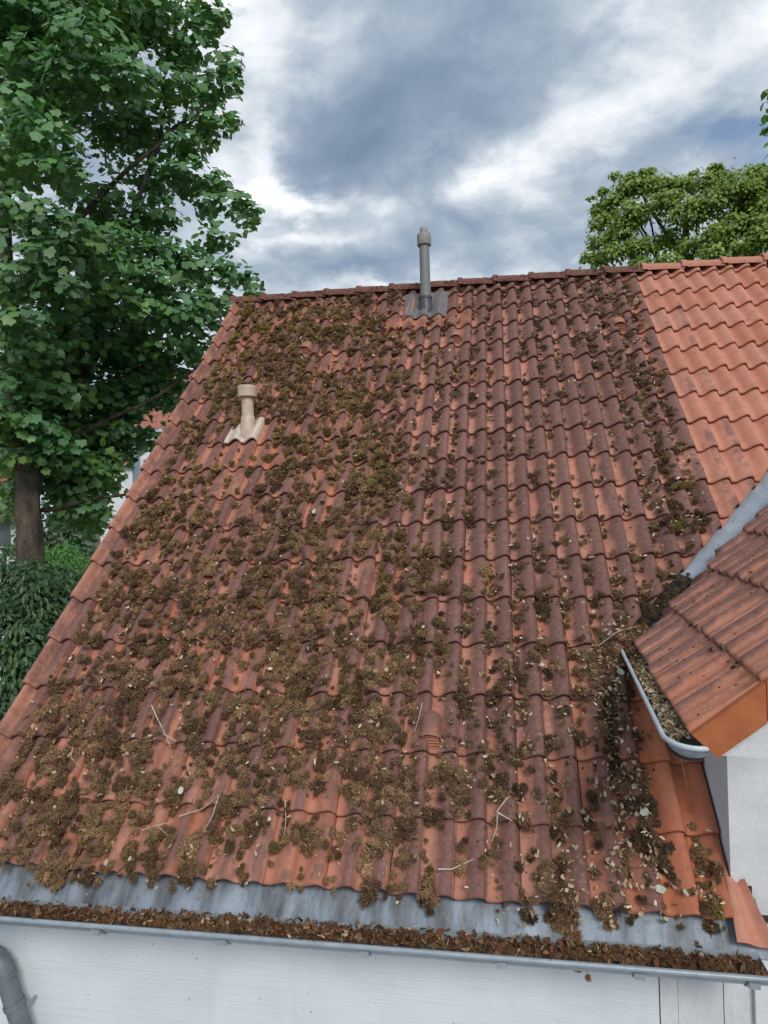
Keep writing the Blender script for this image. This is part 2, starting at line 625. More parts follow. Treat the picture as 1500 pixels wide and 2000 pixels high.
def roof_pt(u, v, h=0.):
    u, v, h = np.broadcast_arrays(np.asarray(u, float), np.asarray(v, float), np.asarray(h, float))
    return np.stack([u, v*CT - h*ST, v*ST + h*CT], -1)


T1 = np.array([0, .05, .14, .22, .29, .36, .43, .50, .57, .64, .72, .80, .87, .92, .96, 1.0])


def shell(xs, zs, cr, L, lift=LIFT, ex=EX, th=.024, mids=(.45,), sag=0.):
    """an interlocking tile: waved top, rounded nose, skirts at both sides"""
    xs, zs, cr = map(np.asarray, (xs, zs, cr))
    X = np.concatenate([[xs[0]], xs, [xs[-1]]])
    dz = np.zeros(len(X)); dz[0] = dz[-1] = -th
    Z = np.concatenate([[zs[0]], zs, [zs[-1]]]) + dz
    C = np.concatenate([[cr[0]], cr, [cr[-1]]])
    rows = [(.006, -th), (0, -th*.6), (.001, -.008), (.006, -.002), (.018, 0)] + [(L*m_, 0) for m_ in mids] + [(L, 0)]
    G = np.zeros((len(rows), len(X), 3))
    for i, (y, d) in enumerate(rows):
        G[i, :, 0] = X
        G[i, :, 1] = y + (sag*(C) if y < .05 else 0)
        G[i, :, 2] = Z + d + lift*(1-y/ex)
    return G, np.tile(C, (len(rows), 1))


def tile_mesh(name, us, L=LEN, zs=None, cr=None, mat=None, **kw):
    us = np.asarray(us)
    z = prof(us) if zs is None else zs
    c = wave(us/WV) if cr is None else cr
    G, C = shell(us-us[0], z, c, L, **kw)
    a, b = G.shape[:2]
    idx = np.arange(a*b).reshape(a, b)
    F = np.stack([idx[:-1, :-1], idx[:-1, 1:], idx[1:, 1:], idx[1:, :-1]], -1).reshape(-1, 4)
    me = mesh_np(name, G.reshape(-1, 3), [F], mat or MAT['tile'], {'crest': C.ravel()}, smooth=True)
    return me


def us_of(n, gap=.0015):
    u = np.concatenate([T1*WV + i*WV for i in range(n)])
    u = np.unique(np.round(u, 5))
    u[0] += gap; u[-1] -= gap
    return u


ME_TILE = [tile_mesh('roof_tile', us_of(2), sag=s_) for s_ in (0, .004, -.003)]
ME_HALF = tile_mesh('roof_tile_half', us_of(1))
ME_TOP = tile_mesh('roof_tile_top', us_of(2), L=.20)
ME_TOPH = tile_mesh('roof_tile_top_half', us_of(1), L=.20)


def clip_mesh(me, co, no, th=.016):
    """cuts a tile along a plane and gives the cut edge a thickness"""
    bm = bmesh.new(); bm.from_mesh(me)
    r = bmesh.ops.bisect_plane(bm, geom=bm.verts[:]+bm.edges[:]+bm.faces[:], plane_co=co, plane_no=no, clear_outer=True)
    if not bm.faces:
        bm.free(); return None
    ed = [e for e in r['geom_cut'] if isinstance(e, bmesh.types.BMEdge)]
    if ed:
        x = bmesh.ops.extrude_edge_only(bm, edges=ed)
        for v_ in [g_ for g_ in x['geom'] if isinstance(g_, bmesh.types.BMVert)]:
            v_.co.z -= th
    out = me.copy()
    bm.to_mesh(out); bm.free()
    return out


def valley_v(u):
    return 1.344 + 1.215*(u-.726)


NEW_I = 10                       # waves from here on to the right are the newer tiles
VENT_TILES = {(-3, 14), (7, 14), (-13, 14), (-3, 2)}
house = empty('house', (-.9, 4.0, GROUND_Z), 'white house with a steep moss covered red tile roof', 'house')


def jit(s=1.0):
    return (Matrix.Translation((random.gauss(0, .0012)*s, random.gauss(0, .003)*s, random.gauss(0, .0008)*s))
            @ Matrix.Rotation(random.gauss(0, .0035)*s, 4, 'Z') @ Matrix.Rotation(random.gauss(0, .003)*s, 4, 'Y'))


def add_tile(i0, n, k, me):
    u0, u1, v0 = i0*WV, (i0+n)*WV, k*EX
    M = RF @ Matrix.Translation((u0, v0, 0)) @ jit()
    m = me
    if k < 4:
        if u0 > 1.03: return None
        if u1 > 1.03:
            m = clip_mesh(me, (1.03-u0, 0, 0), (1, 0, 0))
    else:
        if v0+LEN < valley_v(u0): return None
        if v0 < valley_v(u1):
            p = Vector((0, valley_v(u0)-v0, 0))
            m = clip_mesh(me, p, Vector((1.215, -1, 0)).normalized())
            if m is None or not len(m.polygons): return None
    is_vent = (i0, k) in VENT_TILES
    o = link('vent_tile' if is_vent else 'roof_tile', m, house, M)
    # age: r patina, g orange, b brightness
    ic = i0 + n/2
    pat = .50 + .30*sstep(ic, -9, 1)*(1 - .30*(k < 4)) + random.uniform(-.20, .17)
    ora = max(0, random.gauss(.26 - .14*sstep(ic, -9, 0), .18))
    bri = random.uniform(.84, 1.08)
    if ic > NEW_I:
        pat, ora, bri = (random.uniform(.16, .30) if ic < 12 and random.random() < .4 else random.uniform(0, .02)), random.uniform(.1, .55), random.uniform(1.04, 1.22)
    elif ic > 9:
        pat = random.uniform(.12, .8)
    if k <= 3 and i0 >= 3:
        pat, ora = (.42, .5) if i0 == 3 else (.12, .95)
        bri = .95 if i0 == 3 else 1.0
    if k == 15 and -7 <= i0 <= -3: pat, ora = .3, .5
    if k < 2 and i0 < 3: pat -= .12
    o.color = (pat, min(1, ora), bri, 1)
    return o


vents = []
for k in range(18):
    top = k == 17
    add_tile(-18, 1, k, ME_TOPH if top else ME_HALF)
    for i0 in range(-17, 9, 2):
        if (i0, k) == (-15, 10): continue            # the beige pipe stands on its own tile here
        o = add_tile(i0, 2, k, ME_TOP if top else random.choice(ME_TILE))
        if o is not None and (i0, k) in VENT_TILES:
            vents.append((o, i0, k))
    add_tile(9, 1, k, ME_TOPH if top else ME_HALF)
    for i0 in range(10, 18, 2):
        add_tile(i0, 2, k, ME_TOP if top else random.choice(ME_TILE))

# hooded vent tiles
for o, i0, k in vents:
    uc, v0 = (i0+1)*WV, k*EX
    o['label'] = 'clay vent tile with a small hood and slotted opening'
    hood = MB()
    G = []
    a = np.linspace(0, math.pi, 11)
    for y, w, hgt in ((.235, .035, .004), (.215, .055, .030), (.17, .066, .052), (.11, .070, .062), (.065, .072, .064)):
        G.append([roof_pt(uc - w*.88*math.cos(t), v0+y, -.034+.012+(hgt*.85+.03)*math.sin(t)**.75) for t in a])
    hood.grid(np.array(G))
    for s_ in (-1,):
        G2 = [G[-1], [roof_pt(uc - .062*math.cos(t), v0+.065, -.030+.012+(.084)*math.sin(t)**.75) for t in a],
              [roof_pt(uc - .060*math.cos(t), v0+.10, -.030+.012+(.080)*math.sin(t)**.75) for t in a]]
        hood.grid(np.array(G2))
    me = hood.mesh('hood', MAT['tile'])
    smooth_by_angle(me, 50)
    me.attributes.new('crest', 'FLOAT', 'POINT').data.foreach_set('value', np.full(len(me.vertices), .55, np.float32))
    h = link('hood', me, o)
    h.color = (.62 if k == 2 else .45, .35, 1, 1)
    gr = MB()
    for j in range(5):
        z0 = -.016 + j*.012
        yf = .026 + j*.0095
        P = [roof_pt(uc+sx*.050*math.sqrt(max(.1, 1-(max(0, z0)/.070)**2)), v0+y, z) for z in (z0, z0+.005) for sx, y in ((-1, yf), (1, yf), (1, yf+.022), (-1, yf+.022))]
        gr.hexa(P)
    gr.grid(np.array([[roof_pt(uc-.06, v0+.10, -.02), roof_pt(uc+.06, v0+.10, -.02)], [roof_pt(uc-.05, v0+.10, .045), roof_pt(uc+.05, v0+.10, .045)]]))
    me = gr.mesh('grille', MAT['tile'])
    me.attributes.new('crest', 'FLOAT', 'POINT').data.foreach_set('value', np.full(len(me.vertices), .3, np.float32))
    gg_ = link('grille', me, o)
    gg_.color = (.25, .5, .9, 1)

# verge tiles down the left edge
uv = np.array([-19.2, -19.17, -19.1, -19.0, -18.93, -18.86, -18.80, -18.7])*WV
zv = np.array([-.012, .010, .022, .024, .016, -.010, -.034, -.044])
ur = -19*WV + T1[T1 > .36]*WV; ur[-1] -= .002
us_v = np.concatenate([uv, ur]); zs_v = np.concatenate([zv, prof(ur-1e-6)])
crv = np.concatenate([np.full(len(uv), .18), wave((ur-1e-6)/WV)*.5])
crv[7] = .42
ME_VERGE = tile_mesh('verge_tile', us_v, zs=zs_v, cr=crv)
# the flange that hangs down outside the gable
bm = bmesh.new(); bm.from_mesh(ME_VERGE)
x0 = min(v.co.x for v in bm.verts)
for v in bm.verts:
    if v.co.x <= x0+1e-5 and v.co.z < .02: v.co.z -= .0
bm.to_mesh(ME_VERGE); bm.free()
for k in range(18):
    me = ME_VERGE if k < 17 else tile_mesh('verge_tile_top', us_v, zs=zs_v, cr=crv, L=.2)
    o = link('verge_tile', me, house, RF @ Matrix.Translation((us_v[0], k*EX-.004, .004)) @ jit(.8))
    o.color = (random.uniform(.52, .78), random.uniform(.0, .25), random.uniform(.84, 1.02), 1)
    o['label'] = 'edge tile with a raised outer lip down the left roof edge'

# ridge caps
RV = lambda u: 5.93 - .028*u               # where the two slopes meet, measured up the slope
ridge_z = lambda u: RV(u)*ST
n_r = 16
for j in range(n_r):
    u0 = -19.45*WV + j*.372
    u1 = u0 + .40
    w, hgt = .115, .085
    a = np.linspace(-.12, math.pi+.12, 13)
    G = []
    for (u, s_, dz) in ((u0, 1.07, .012), (u0+.008, 1.09, .016), (u0+.05, 1.08, .014), (u0+.06, 1.02, .008), (u0+.2, .99, .006), (u1, .97, -.006)):
        yc, zc = RV(u)*CT, RV(u)*ST - .055
        G.append([(u, yc - w*s_*math.cos(t), zc + dz + hgt*s_*(abs(math.sin(t))**.8)*(1 if math.sin(t) > 0 else -.35)) for t in a])
    Gi = [[(p[0]+.004, RV(u0)*CT+(p[1]-RV(u0)*CT)*.86, RV(u0)*ST-.055+(p[2]-RV(u0)*ST+.055)*.84) for p in G[0]]]
    mb = MB()
    mb.grid(np.array(Gi + G))
    new = u0 > 9.0*WV
    o = part('ridge_tile', mb, MAT['ridge_new' if new else 'ridge_old'], house, 50)
    if new: o['label'] = 'cleaner orange ridge tile at the right end of the ridge'

# dark underlay under the tiles, plain rear slope
deck = MB()
h0 = -.085
vr = RV(0)
deck.add([roof_pt(-2.84, .02, h0), roof_pt(3.3, .02, h0), roof_pt(3.3, vr-.05, h0), roof_pt(-2.84, vr-.05, h0)], [(0, 1, 2, 3)])
part('underlay', deck, MAT['deck'], house)
rear = MB()
yr, zr = vr*CT, vr*ST
rear.hexa([(-2.9, yr, zr-.06), (3.4, yr, zr-.06), (3.4, 2*yr+.1, -.12), (-2.9, 2*yr+.1, -.12),
           (-2.9, yr, zr-.02), (3.4, yr, zr-.02), (3.4, 2*yr+.1, -.06), (-2.9, 2*yr+.1, -.06)])
part('rear_slope', rear, MAT['redroof'], house)

# walls
wl = MB()
wl.box((-2.76, .17, GROUND_Z), (3.3, 2*yr-.15, -.12))
gab = [(x, y, z) for x in (-2.76, 3.3) for (y, z) in ((.17, -.12), (2*yr-.15, -.12), (yr, zr-.22))]
wl.add(gab, [(0, 1, 2), (3, 5, 4), (0, 2, 5, 3), (1, 4, 5, 2)])
part('wall', wl, MAT['white'], house)
wp = MB(); wp.box((-2.78, .130, GROUND_Z), (.735, .168, -.15))
part('wall_boarding', wp, MAT['wall'], house)['label'] = 'white boarding with a fine horizontal grain under the gutter'
for (a, b, y) in ((.739, .811, .120), (.814, .998, .126), (1.001, 1.166, .122), (1.169, 1.36, .124), (1.363, 1.6, .128), (1.603, 1.9, .124)):
    q = MB(); q.box((a, y, GROUND_Z), (b, .166, -.16))
    part('wall_board', q, MAT['board'], house)
sf = MB(); sf.box((-2.8, -.058, -.215), (1.02, .13, -.185))
part('soffit', sf, MAT['board'], house)

# zinc eave flashing
dz = lambda x: .0145*(x-.3)
fl = MB()
X = np.linspace(-2.86, 1.13, 90)
sec = [(.115, .050), (0.02, -.042), (-.030, -.091), (-.058, -.118), (-.066, -.127), (-.064, -.131), (-.058, -.129)]
G = [[(x, y + .004*(vnoise(x*5, i*.3, 3)-.5), z + dz(x) + .012*(fbm(x*2.3, i*.15, 4)-.5)) for i, (y, z) in enumerate(sec)] for x in X]
fl.grid(np.array(G))
part('eave_flashing', fl, MAT['zinc'], house, 50)['label'] = 'blue grey zinc strip with dark streaks below the lowest tiles'

# broken verge piece lying at the right end of the eave
bp = MB()
Pq = [(1.012, .155), (1.085, .150), (1.108, .05), (1.150, -.095), (1.002, -.085)]
top_, bot_ = [], []
xs = np.linspace(0, 1, 9)
rowsL = [(1.012, .155), (1.008, .03), (1.000, -.088)]
rowsR = [(1.086, .150), (1.112, .03), (1.150, -.098)]
G = []
for (l, r_) in zip(rowsL, rowsR):
    G.append([roof_pt(l[0]+(r_[0]-l[0])*t, l[1]+(r_[1]-l[1])*t, .022+.016*math.sin(t*math.pi*2.2+.5)) for t in xs])
G = np.array(G)
bp.grid(G)
lo = G - np.array([0, -ST, CT])*.014
bp.grid(lo[:, ::-1])
bp.grid(np.array([G[-1], lo[-1]])); bp.grid(np.array([G[:, 0], lo[:, 0]])); bp.grid(np.array([G[:, -1], lo[:, -1]]))
me = bp.mesh('broken_tile', MAT['tile']); smooth_by_angle(me, 40)
me.attributes.new('crest', 'FLOAT', 'POINT').data.foreach_set('value', np.full(len(me.vertices), .1, np.float32))
o = link('broken_tile', me, house); o.color = (.0, .1, 1.15, 1)
o['label'] = 'pale pink broken edge tile sticking out at the right end of the eave'

# fresh piece of tile beside the grey pipe
fp = MB()
Q = [(-.845, 5.30), (-.765, 5.30), (-.745, 5.62), (-.80, 5.62)]
fp.hexa([roof_pt(u, v, .012) for u, v in Q] + [roof_pt(u, v, .030) for u, v in Q])
me = fp.mesh('tile_piece', MAT['tile'])
me.attributes.new('crest', 'FLOAT', 'POINT').data.foreach_set('value', np.zeros(len(me.vertices), np.float32))
o = link('tile_piece', me, house); o.color = (0, .25, 1.12, 1)
o['label'] = 'clean orange piece of tile left of the grey pipe'

# ---------------------------------------------------------------- eave gutter
gut = empty('eave_gutter', (-.8, -.127, -.2), 'long grey half round gutter full of moss along the bottom of the roof', 'gutter')
GY0, GR = -.128, .064
ch = MB()
a = np.linspace(0, math.pi, 11)
Xg = np.linspace(-3.0, 1.085, 12)
for R_ in (GR, GR-.003):
    ch.grid(np.array([[(x, GY0 + R_*math.cos(t), -.112 + dz(x) - R_*math.sin(t)) for t in a] for x in Xg]))
bk = np.array([[(x, GY0+GR, -.112+dz(x)), (x, GY0+GR+.002, -.100+dz(x))] for x in Xg])
ch.grid(bk)
ch.add([(1.085, GY0 + GR*math.cos(t), -.112+dz(1.085)-GR*math.sin(t)) for t in a], [tuple(range(11))])
part('channel', ch, MAT['gutter'], gut, 40)
bd = MB(); bd.tube([(x, GY0-GR-.006, -.116+dz(x)) for x in Xg], .0115, 10)
part('front_bead', bd, MAT['gutter'], gut, 60)
for x in (-2.42, -1.79, -1.17, -.52, .06, .60, 1.02):
    br = MB()
    a2 = np.linspace(.25, math.pi-.02, 10)
    br.grid(np.array([[(xx, GY0 + r_*math.cos(t), -.114+dz(x)-r_*math.sin(t)) for t in a2] for xx, r_ in ((x-.02, GR+.001), (x-.02, GR+.006), (x+.02, GR+.006), (x+.02, GR+.001))]))
    br.box((x-.02, GY0-GR-.020, -.150+dz(x)), (x+.02, GY0-GR+.004, -.128+dz(x)))
    part('bracket', br, MAT['gutter'], gut, 40)

# downpipe at the left
dp = empty('downpipe', (-2.33, .03, GROUND_Z), 'grey round downpipe bending down the white wall at the lower left corner', 'downpipe')
path = [(-2.80, .0, -.47), (-2.66, .02, -.482), (-2.575, .03, -.492), (-2.525, .03, -.512), (-2.492, .03, -.55), (-2.470, .03, -.61)]
q = MB(); q.tube(path, [.051]*6, 18); part('elbow', q, MAT['downpipe'], dp, 45)
q = MB(); q.tube([(-2.472, .03, -.604), (-2.425, .03, -.745), (-2.37, .03, -.90), (-2.34, .03, -1.02), (-2.33, .03, -1.12), (-2.33, .03, GROUND_Z)], .047, 18)
part('pipe', q, MAT['downpipe'], dp, 45)
for c, d in (((-2.474, .03, -.598), (.32, 0, -.95)), ((-2.427, .03, -.738), (.32, 0, -.95))):
    q = MB(); c = np.array(c); d = np.array(d)
    q.tube([c-d*.012, c+d*.012], .0535, 18)
    part('collar', q, MAT['downpipe'], dp, 45)
q = MB(); q.box((-2.385, .06, -.762), (-2.372, .125, -.754)); part('bracket', q, MAT['gutter'], dp)

# ---------------------------------------------------------------- grey vent pipe by the ridge
gp = empty('vent_pipe', (-.63, 3.85, 3.86), 'tall grey vent pipe with a cap standing on the roof just below the ridge', 'vent pipe')
pl = MB()
U = np.linspace(-.862, -.408, 28); Vv = [5.28, 5.29, 5.45, 5.6, 5.76]
fw = [0, 0, 0, .35, .6]
G = np.array([[roof_pt(u, v, prof(u)*(1-f_)*.8 + .034 - (.012 if j == 0 else 0) - .012*f_) for u in U] for j, (v, f_) in enumerate(zip(Vv, fw))])
pl.grid(G)
part('base_sheet', pl, MAT['lead'], gp, 60)
c = (-.63, 3.85, 0)
q = MB(); q.lathe((c[0], c[1]-.02, 3.80), [(.073, 0), (.071, .09), (.066, .115), (.066, .16), (.071, .165), (.071, .185), (.055, .19)], 24); part('collar', q, MAT['pipe_black'], gp, 35)
q = MB(); q.lathe(c, [(.056, 3.90), (.056, 4.118), (.058, 4.12), (.058, 4.13), (.054, 4.135), (.052, 4.56)], 24); part('pipe', q, MAT['pipe_grey'], gp, 35)
q = MB(); q.lathe(c, [(.050, 4.53), (.070, 4.528), (.073, 4.535), (.073, 4.63), (.070, 4.642), (.042, 4.645)], 24); part('cap', q, MAT['pipe_cap'], gp, 35)
q = MB(); q.lathe(c, [(.041, 4.64), (.041, 4.70), (.036, 4.712), (.0, 4.714)], 20); part('top_nub', q, MAT['pipe_cap'], gp, 35)

# ---------------------------------------------------------------- beige vent pipe on its own tile
bp_ = empty('vent_pipe', (-2.065, 2.44, 2.44), 'short beige vent pipe with a ribbed cap on a beige wavy base tile', 'vent pipe')
me = tile_mesh('base_tile', us_of(2), mat=MAT['beige_base'])
link('base_tile', me, bp_, RF @ Matrix.Translation((-15*WV, 10*EX+.02, .012)))
cx, cy = -2.068, 2.49
q = MB(); q.tube([(cx, cy-.005, 2.44), (cx, cy-.012, 2.50), (cx, cy-.008, 2.56), (cx, cy, 2.60)], [.072, .067, .062, .060], 24); part('elbow', q, MAT['beige'], bp_, 40)
q = MB(); q.lathe((cx, cy, 0), [(.062, 2.575), (.062, 2.615), (.057, 2.625), (.053, 2.63), (.051, 2.82)], 24); part('pipe', q, MAT['beige'], bp_, 35)
q = MB()
cap = []
n_c = 48
for i, (r_, z) in enumerate(((.052, 2.80), (.080, 2.797), (.084, 2.80), (.084, 2.862), (.084, 2.868), (.083, 2.890), (.074, 2.896), (.062, 2.892), (.0, 2.888))):
    cap.append([(cx + (r_ + (.003 if i in (4, 5) and j % 2 else 0))*math.cos(2*math.pi*j/n_c), cy + (r_ + (.003 if i in (4, 5) and j % 2 else 0))*math.sin(2*math.pi*j/n_c), z) for j in range(n_c)])
q.grid(np.array(cap), close=True)
part('cap', q, MAT['beige'], bp_, 35)

# ================================================================ dormer with its own little roof
AZ, DP = rad(4.0), rad(39.0)
DA = np.array([math.sin(AZ), math.cos(AZ), 0])
DH = np.array([math.cos(AZ), -math.sin(AZ), 0])
DB = DH*math.cos(DP) + np.array([0, 0, math.sin(DP)])
DN = np.cross(-DA, DB)
DO = np.array([.765, 0, .975])
DF = Matrix(((-DA[0], DB[0], DN[0], 0), (-DA[1], DB[1], DN[1], 0), (-DA[2], DB[2], DN[2], 0), (0, 0, 0, 1)))
dpt = lambda t, s, h=0.: DO + DA*t + DB*s + DN*h
dormer = empty('dormer', (1.9, 1.0, GROUND_Z), 'white gabled dormer at the right with ribbed red brown tiles', 'dormer')
DW = .42
xd = np.array([0, .008, .018, .030, .042, .056, .075, .10, .115, .13, .15, .18, .205, .225, .25, .275, .29, .305, .33, .36, .385, .40, .41, .418])
bump = lambda x, c, w, h: h*np.exp(-((x-c)/w)**2)
zd = 1.2*(bump(xd, .028, .015, .030) + bump(xd, .118, .018, .011) + bump(xd, .215, .020, .026) + bump(xd, .298, .018, .011) + bump(xd, .400, .014, .016)) - .008*(xd/.42)
crd = np.clip(zd/.022, 0, 1)*.8
D_EX = .318
ME_D = tile_mesh('ribbed_tile', xd, L=.372, zs=zd, cr=crd, lift=.024, ex=D_EX, th=.016)
d_rows = [-.012, .268, .590, .905, 1.22]
valley_t = lambda s: min(.80 + .87*s, .93 + .66*s)
for k, s0 in enumerate(d_rows):
    for c_ in range(7):
        t0 = -.66 + c_*DW
        t1 = t0 + DW
        if t0 > valley_t(s0+.35): continue
        m = ME_D
        if t1 > valley_t(s0):
            # line t = t_a + slope*s in local x = t1 - t, y = s - s0
            sl = .87 if s0 < .6 else .70
            ta = valley_t(s0)
            p = Vector((t1-ta, 0, 0))
            m = clip_mesh(ME_D, p, Vector((-1, -sl, 0)).normalized())
            if m is None or not len(m.polygons): continue
        o = link('ribbed_tile', m, dormer, Matrix.Translation(dpt(t1, s0)) @ DF @ jit(1.2))
        o.color = (random.uniform(.56, .76) - (.2 if c_ == 0 else 0), random.uniform(.1, .35) + (.25 if c_ == 0 else 0), random.uniform(.98, 1.12), 1)
SR = 1.52                                         # ridge of the dormer, up the slope
xr_h = SR*math.cos(DP)
dpt2 = lambda t, s, h=0.: DO + DA*t + DH*(2*xr_h - s*math.cos(DP)) + np.array([0, 0, s*math.sin(DP)]) + np.array([0, 0, h])
dk = MB()
dk.hexa([dpt(-.62, .02, -.05), dpt(.75, .02, -.05), dpt(1.95, SR, -.05), dpt(-.62, SR, -.05), dpt(-.62, .02, -.02), dpt(.75, .02, -.02), dpt(1.95, SR, -.02), dpt(-.62, SR, -.02)])
part('underlay', dk, MAT['deck'], dormer)
dk = MB()
dk.hexa([dpt2(-.66, 0, -.04), dpt2(.9, 0, -.04), dpt2(2.0, SR, -.04), dpt2(-.66, SR, -.04), dpt2(-.66, 0, .03), dpt2(.9, 0, .03), dpt2(2.0, SR, .03), dpt2(-.66, SR, .03)])
part('rear_slope', dk, MAT['redroof'], dormer)
rt = MB()
for j in range(7):
    t0 = -.68 + j*.38
    a_ = np.linspace(0, math.pi, 9)
    rt.grid(np.array([[dpt(t, SR) + DH*(.11*sc_*math.cos(x)) + np.array([0, 0, -.03 + .10*sc_*math.sin(x)]) for x in a_] for t, sc_ in ((t0, 1.06), (t0+.04, 1.06), (t0+.045, 1), (t0+.40, .97))]))
part('ridge', rt, MAT['ridge_old'], dormer)
cuts = [-.02, .265, .588, .903, 1.218, SR]
for j in range(5):
    s0, s1 = cuts[j]+.002, cuts[j+1]-.002
    dj = random.uniform(-.003, .003)
    lo0 = .075 if j == 0 else s0
    vb = MB()
    P_ = []
    for zz_, ss in ((-.108+dj, lo0), (.018, s0)):
        P_ += [dpt(-.690+dj, ss) + (0, 0, zz_), dpt(-.660, ss) + (0, 0, zz_), dpt(-.660, s1) + (0, 0, zz_), dpt(-.690+dj, s1) + (0, 0, zz_)]
    vb.hexa(P_)
    part('verge_flange', vb, MAT['barge'], dormer)['label'] = 'orange clay flange along the gable edge'
# gable front and cheek
xw0, xw1 = 1.035, DO[0] + 2*xr_h - .27
fr = MB()
zt = lambda x: .975 + (x-.765)*math.tan(DP) - .10 if x < DO[0]+xr_h else .975 + (2*xr_h-(x-.765))*math.tan(DP) - .10
outl = [(xw0, .095), (1.118, .095), (1.118, GROUND_Z), (xw1, GROUND_Z), (xw1, zt(xw1)), (DO[0]+xr_h, zt(DO[0]+xr_h)), (xw0, zt(xw0))]
n_o = len(outl)
Vf = [(x, .095, z) for x, z in outl] + [(x, .118, z) for x, z in outl]
fr.add(Vf, [(0, 1, 5, 6), (1, 2, 3, 4, 5), (13, 12, 8, 7), (12, 11, 10, 9, 8)] + [(i, i+n_o, (i+1) % n_o+n_o, (i+1) % n_o) for i in range(n_o)])
part('front_panel', fr, MAT['plaster'], dormer, 30)
ck = MB()
ck.hexa([(1.040, .122, -.2), (1.080, .122, -.2), (1.080, 1.05, .8), (1.040, 1.05, .8), (1.040, .122, .955), (1.080, .122, .955), (1.080, 1.05, .955), (1.040, 1.05, .955)])
part('cheek', ck, MAT['plaster'], dormer)
so = MB()
so.hexa([dpt(-.64, .07)+(0, 0, -.115), dpt(.80, .07)+(0, 0, -.115), dpt(.80, .36)+(0, 0, -.30), dpt(-.64, .36)+(0, 0, -.30),
         dpt(-.64, .07)+(0, 0, -.075), dpt(.80, .07)+(0, 0, -.075), dpt(.80, .36)+(0, 0, -.075), dpt(-.64, .36)+(0, 0, -.075)])
part('soffit', so, MAT['plaster'], dormer)

# zinc valley between the two roofs
vz = MB()
G = []
for s in np.linspace(-.02, 1.5, 24):
    # a point of the fold: on the dormer plane where it meets the main roof underside
    z_, x_ = DO[2] + s*math.sin(DP), DO[0] + s*math.cos(DP)
    t_ = z_ + .05
    c_ = np.array([x_ + t_*math.sin(AZ)*.6, t_, z_])
    u_, v_ = c_[0], c_[1]*CT + c_[2]*ST
    row = [roof_pt(u_ - .26, v_ + .21, -.062), roof_pt(u_ - .02, v_ + .016, -.060), roof_pt(u_ + .0, v_, -.054),
           roof_pt(u_ + .03, v_ - .02, -.040), dpt(t_ - .22, s + .02, -.014)]
    G.append(row)
vz.grid(np.array(G))
part('valley_flashing', vz, MAT['valley'], dormer, 60)

# ---------------------------------------------------------------- dormer gutter
dg = empty('dormer_gutter', (.73, .2, .86), 'short pale gutter with a rounded end packed with dry leaves under the dormer eave', 'gutter')
rim0 = np.array([.645, -.56, .935])
RG = .081
gp_ = lambda t, side, dn: rim0 + DA*t + DH*(RG + side) + np.array([0, 0, -dn])
ts = np.linspace(0, 1.50, 10)
a = np.linspace(0, math.pi, 11)
ch = MB()
for R_ in (RG, RG-.003):
    ch.grid(np.array([[gp_(t, -R_*math.cos(x), R_*math.sin(x)) for x in a] for t in ts]))
# rounded end: a quarter bowl
b_ = np.linspace(0, math.pi, 13)
for R_ in (RG, RG-.003):
    ch.grid(np.array([[gp_(-R_*1.45*math.sin(x)*math.cos(e), -R_*math.cos(x)*math.cos(e), R_*.72*math.sin(e)) for x in b_] for e in np.linspace(0, math.pi/2, 8)]))
part('channel', ch, MAT['gutter'], dg, 40)
be = MB()
pth = [gp_(t, -RG-.006, -.004) for t in np.linspace(1.50, .0, 8)] + [gp_(-(RG+.006)*1.45*math.sin(x), -(RG+.006)*math.cos(x), -.004) for x in np.linspace(.12, math.pi*.93, 14)]
be.tube(pth, .0088, 12)
e_ = pth[-1]
be.tube([e_, e_+DH*.004+DA*.02+np.array([0, 0, .004]), e_+DA*.034+np.array([0, 0, .006])], [.012, .0155, .012], 12)
part('rolled_rim', be, MAT['gutter_light'], dg, 60)

# ================================================================ moss, leaf litter
def ico(sub):
    bm = bmesh.new()
    bmesh.ops.create_icosphere(bm, subdivisions=sub, radius=1.0)
    V = np.array([v.co[:] for v in bm.verts]); F = np.array([[v.index for v in f.verts] for f in bm.faces])
    bm.free()
    return V, F


def tuft(seed, sub, blades, blen, bw, lump=.30, flat=.75):
    """one moss cushion of unit radius: a knobbly body and many short shoots"""
    r = np.random.default_rng(seed)
    V, F = ico(sub)
    C = r.normal(size=(9, 3)); C /= np.linalg.norm(C, axis=1, keepdims=True)
    d = np.exp(-(np.arccos(np.clip(V @ C.T, -1, 1))/.42)**2)
    rr = .72 + lump*d.max(1) + r.normal(0, .05, len(V))
    V = V*(rr*.78)[:, None]
    # shoots
    D = r.normal(size=(blades, 3)); D /= np.linalg.norm(D, axis=1, keepdims=True)
    D[:, 2] = np.abs(D[:, 2])*.9 + .02
    db = np.exp(-(np.arccos(np.clip(D @ C.T, -1, 1))/.42)**2).max(1)
    base = D*(.62 + lump*db)[:, None]
    dirn = D + r.normal(0, .55, (blades, 3)); dirn /= np.linalg.norm(dirn, axis=1, keepdims=True)
    side = np.cross(dirn, r.normal(size=(blades, 3))); side /= np.linalg.norm(side, axis=1, keepdims=True)
    L = r.uniform(.6, 1.3, (blades, 1))*blen
    W = bw*r.uniform(.7, 1.4, (blades, 1))
    tip = base + dirn*L + r.normal(0, .05, (blades, 3))
    BV = np.stack([base-side*W, base+side*W, tip], 1).reshape(-1, 3)
    BF = np.arange(blades*3).reshape(-1, 3) + len(V)
    A = np.concatenate([V, BV]); A[:, 2] *= flat
    T = np.concatenate([np.full(len(V), .8), np.tile(r.uniform(.55, 1.7, (blades, 1)), (1, 3)).ravel()])
    return A, np.concatenate([F, BF]), T


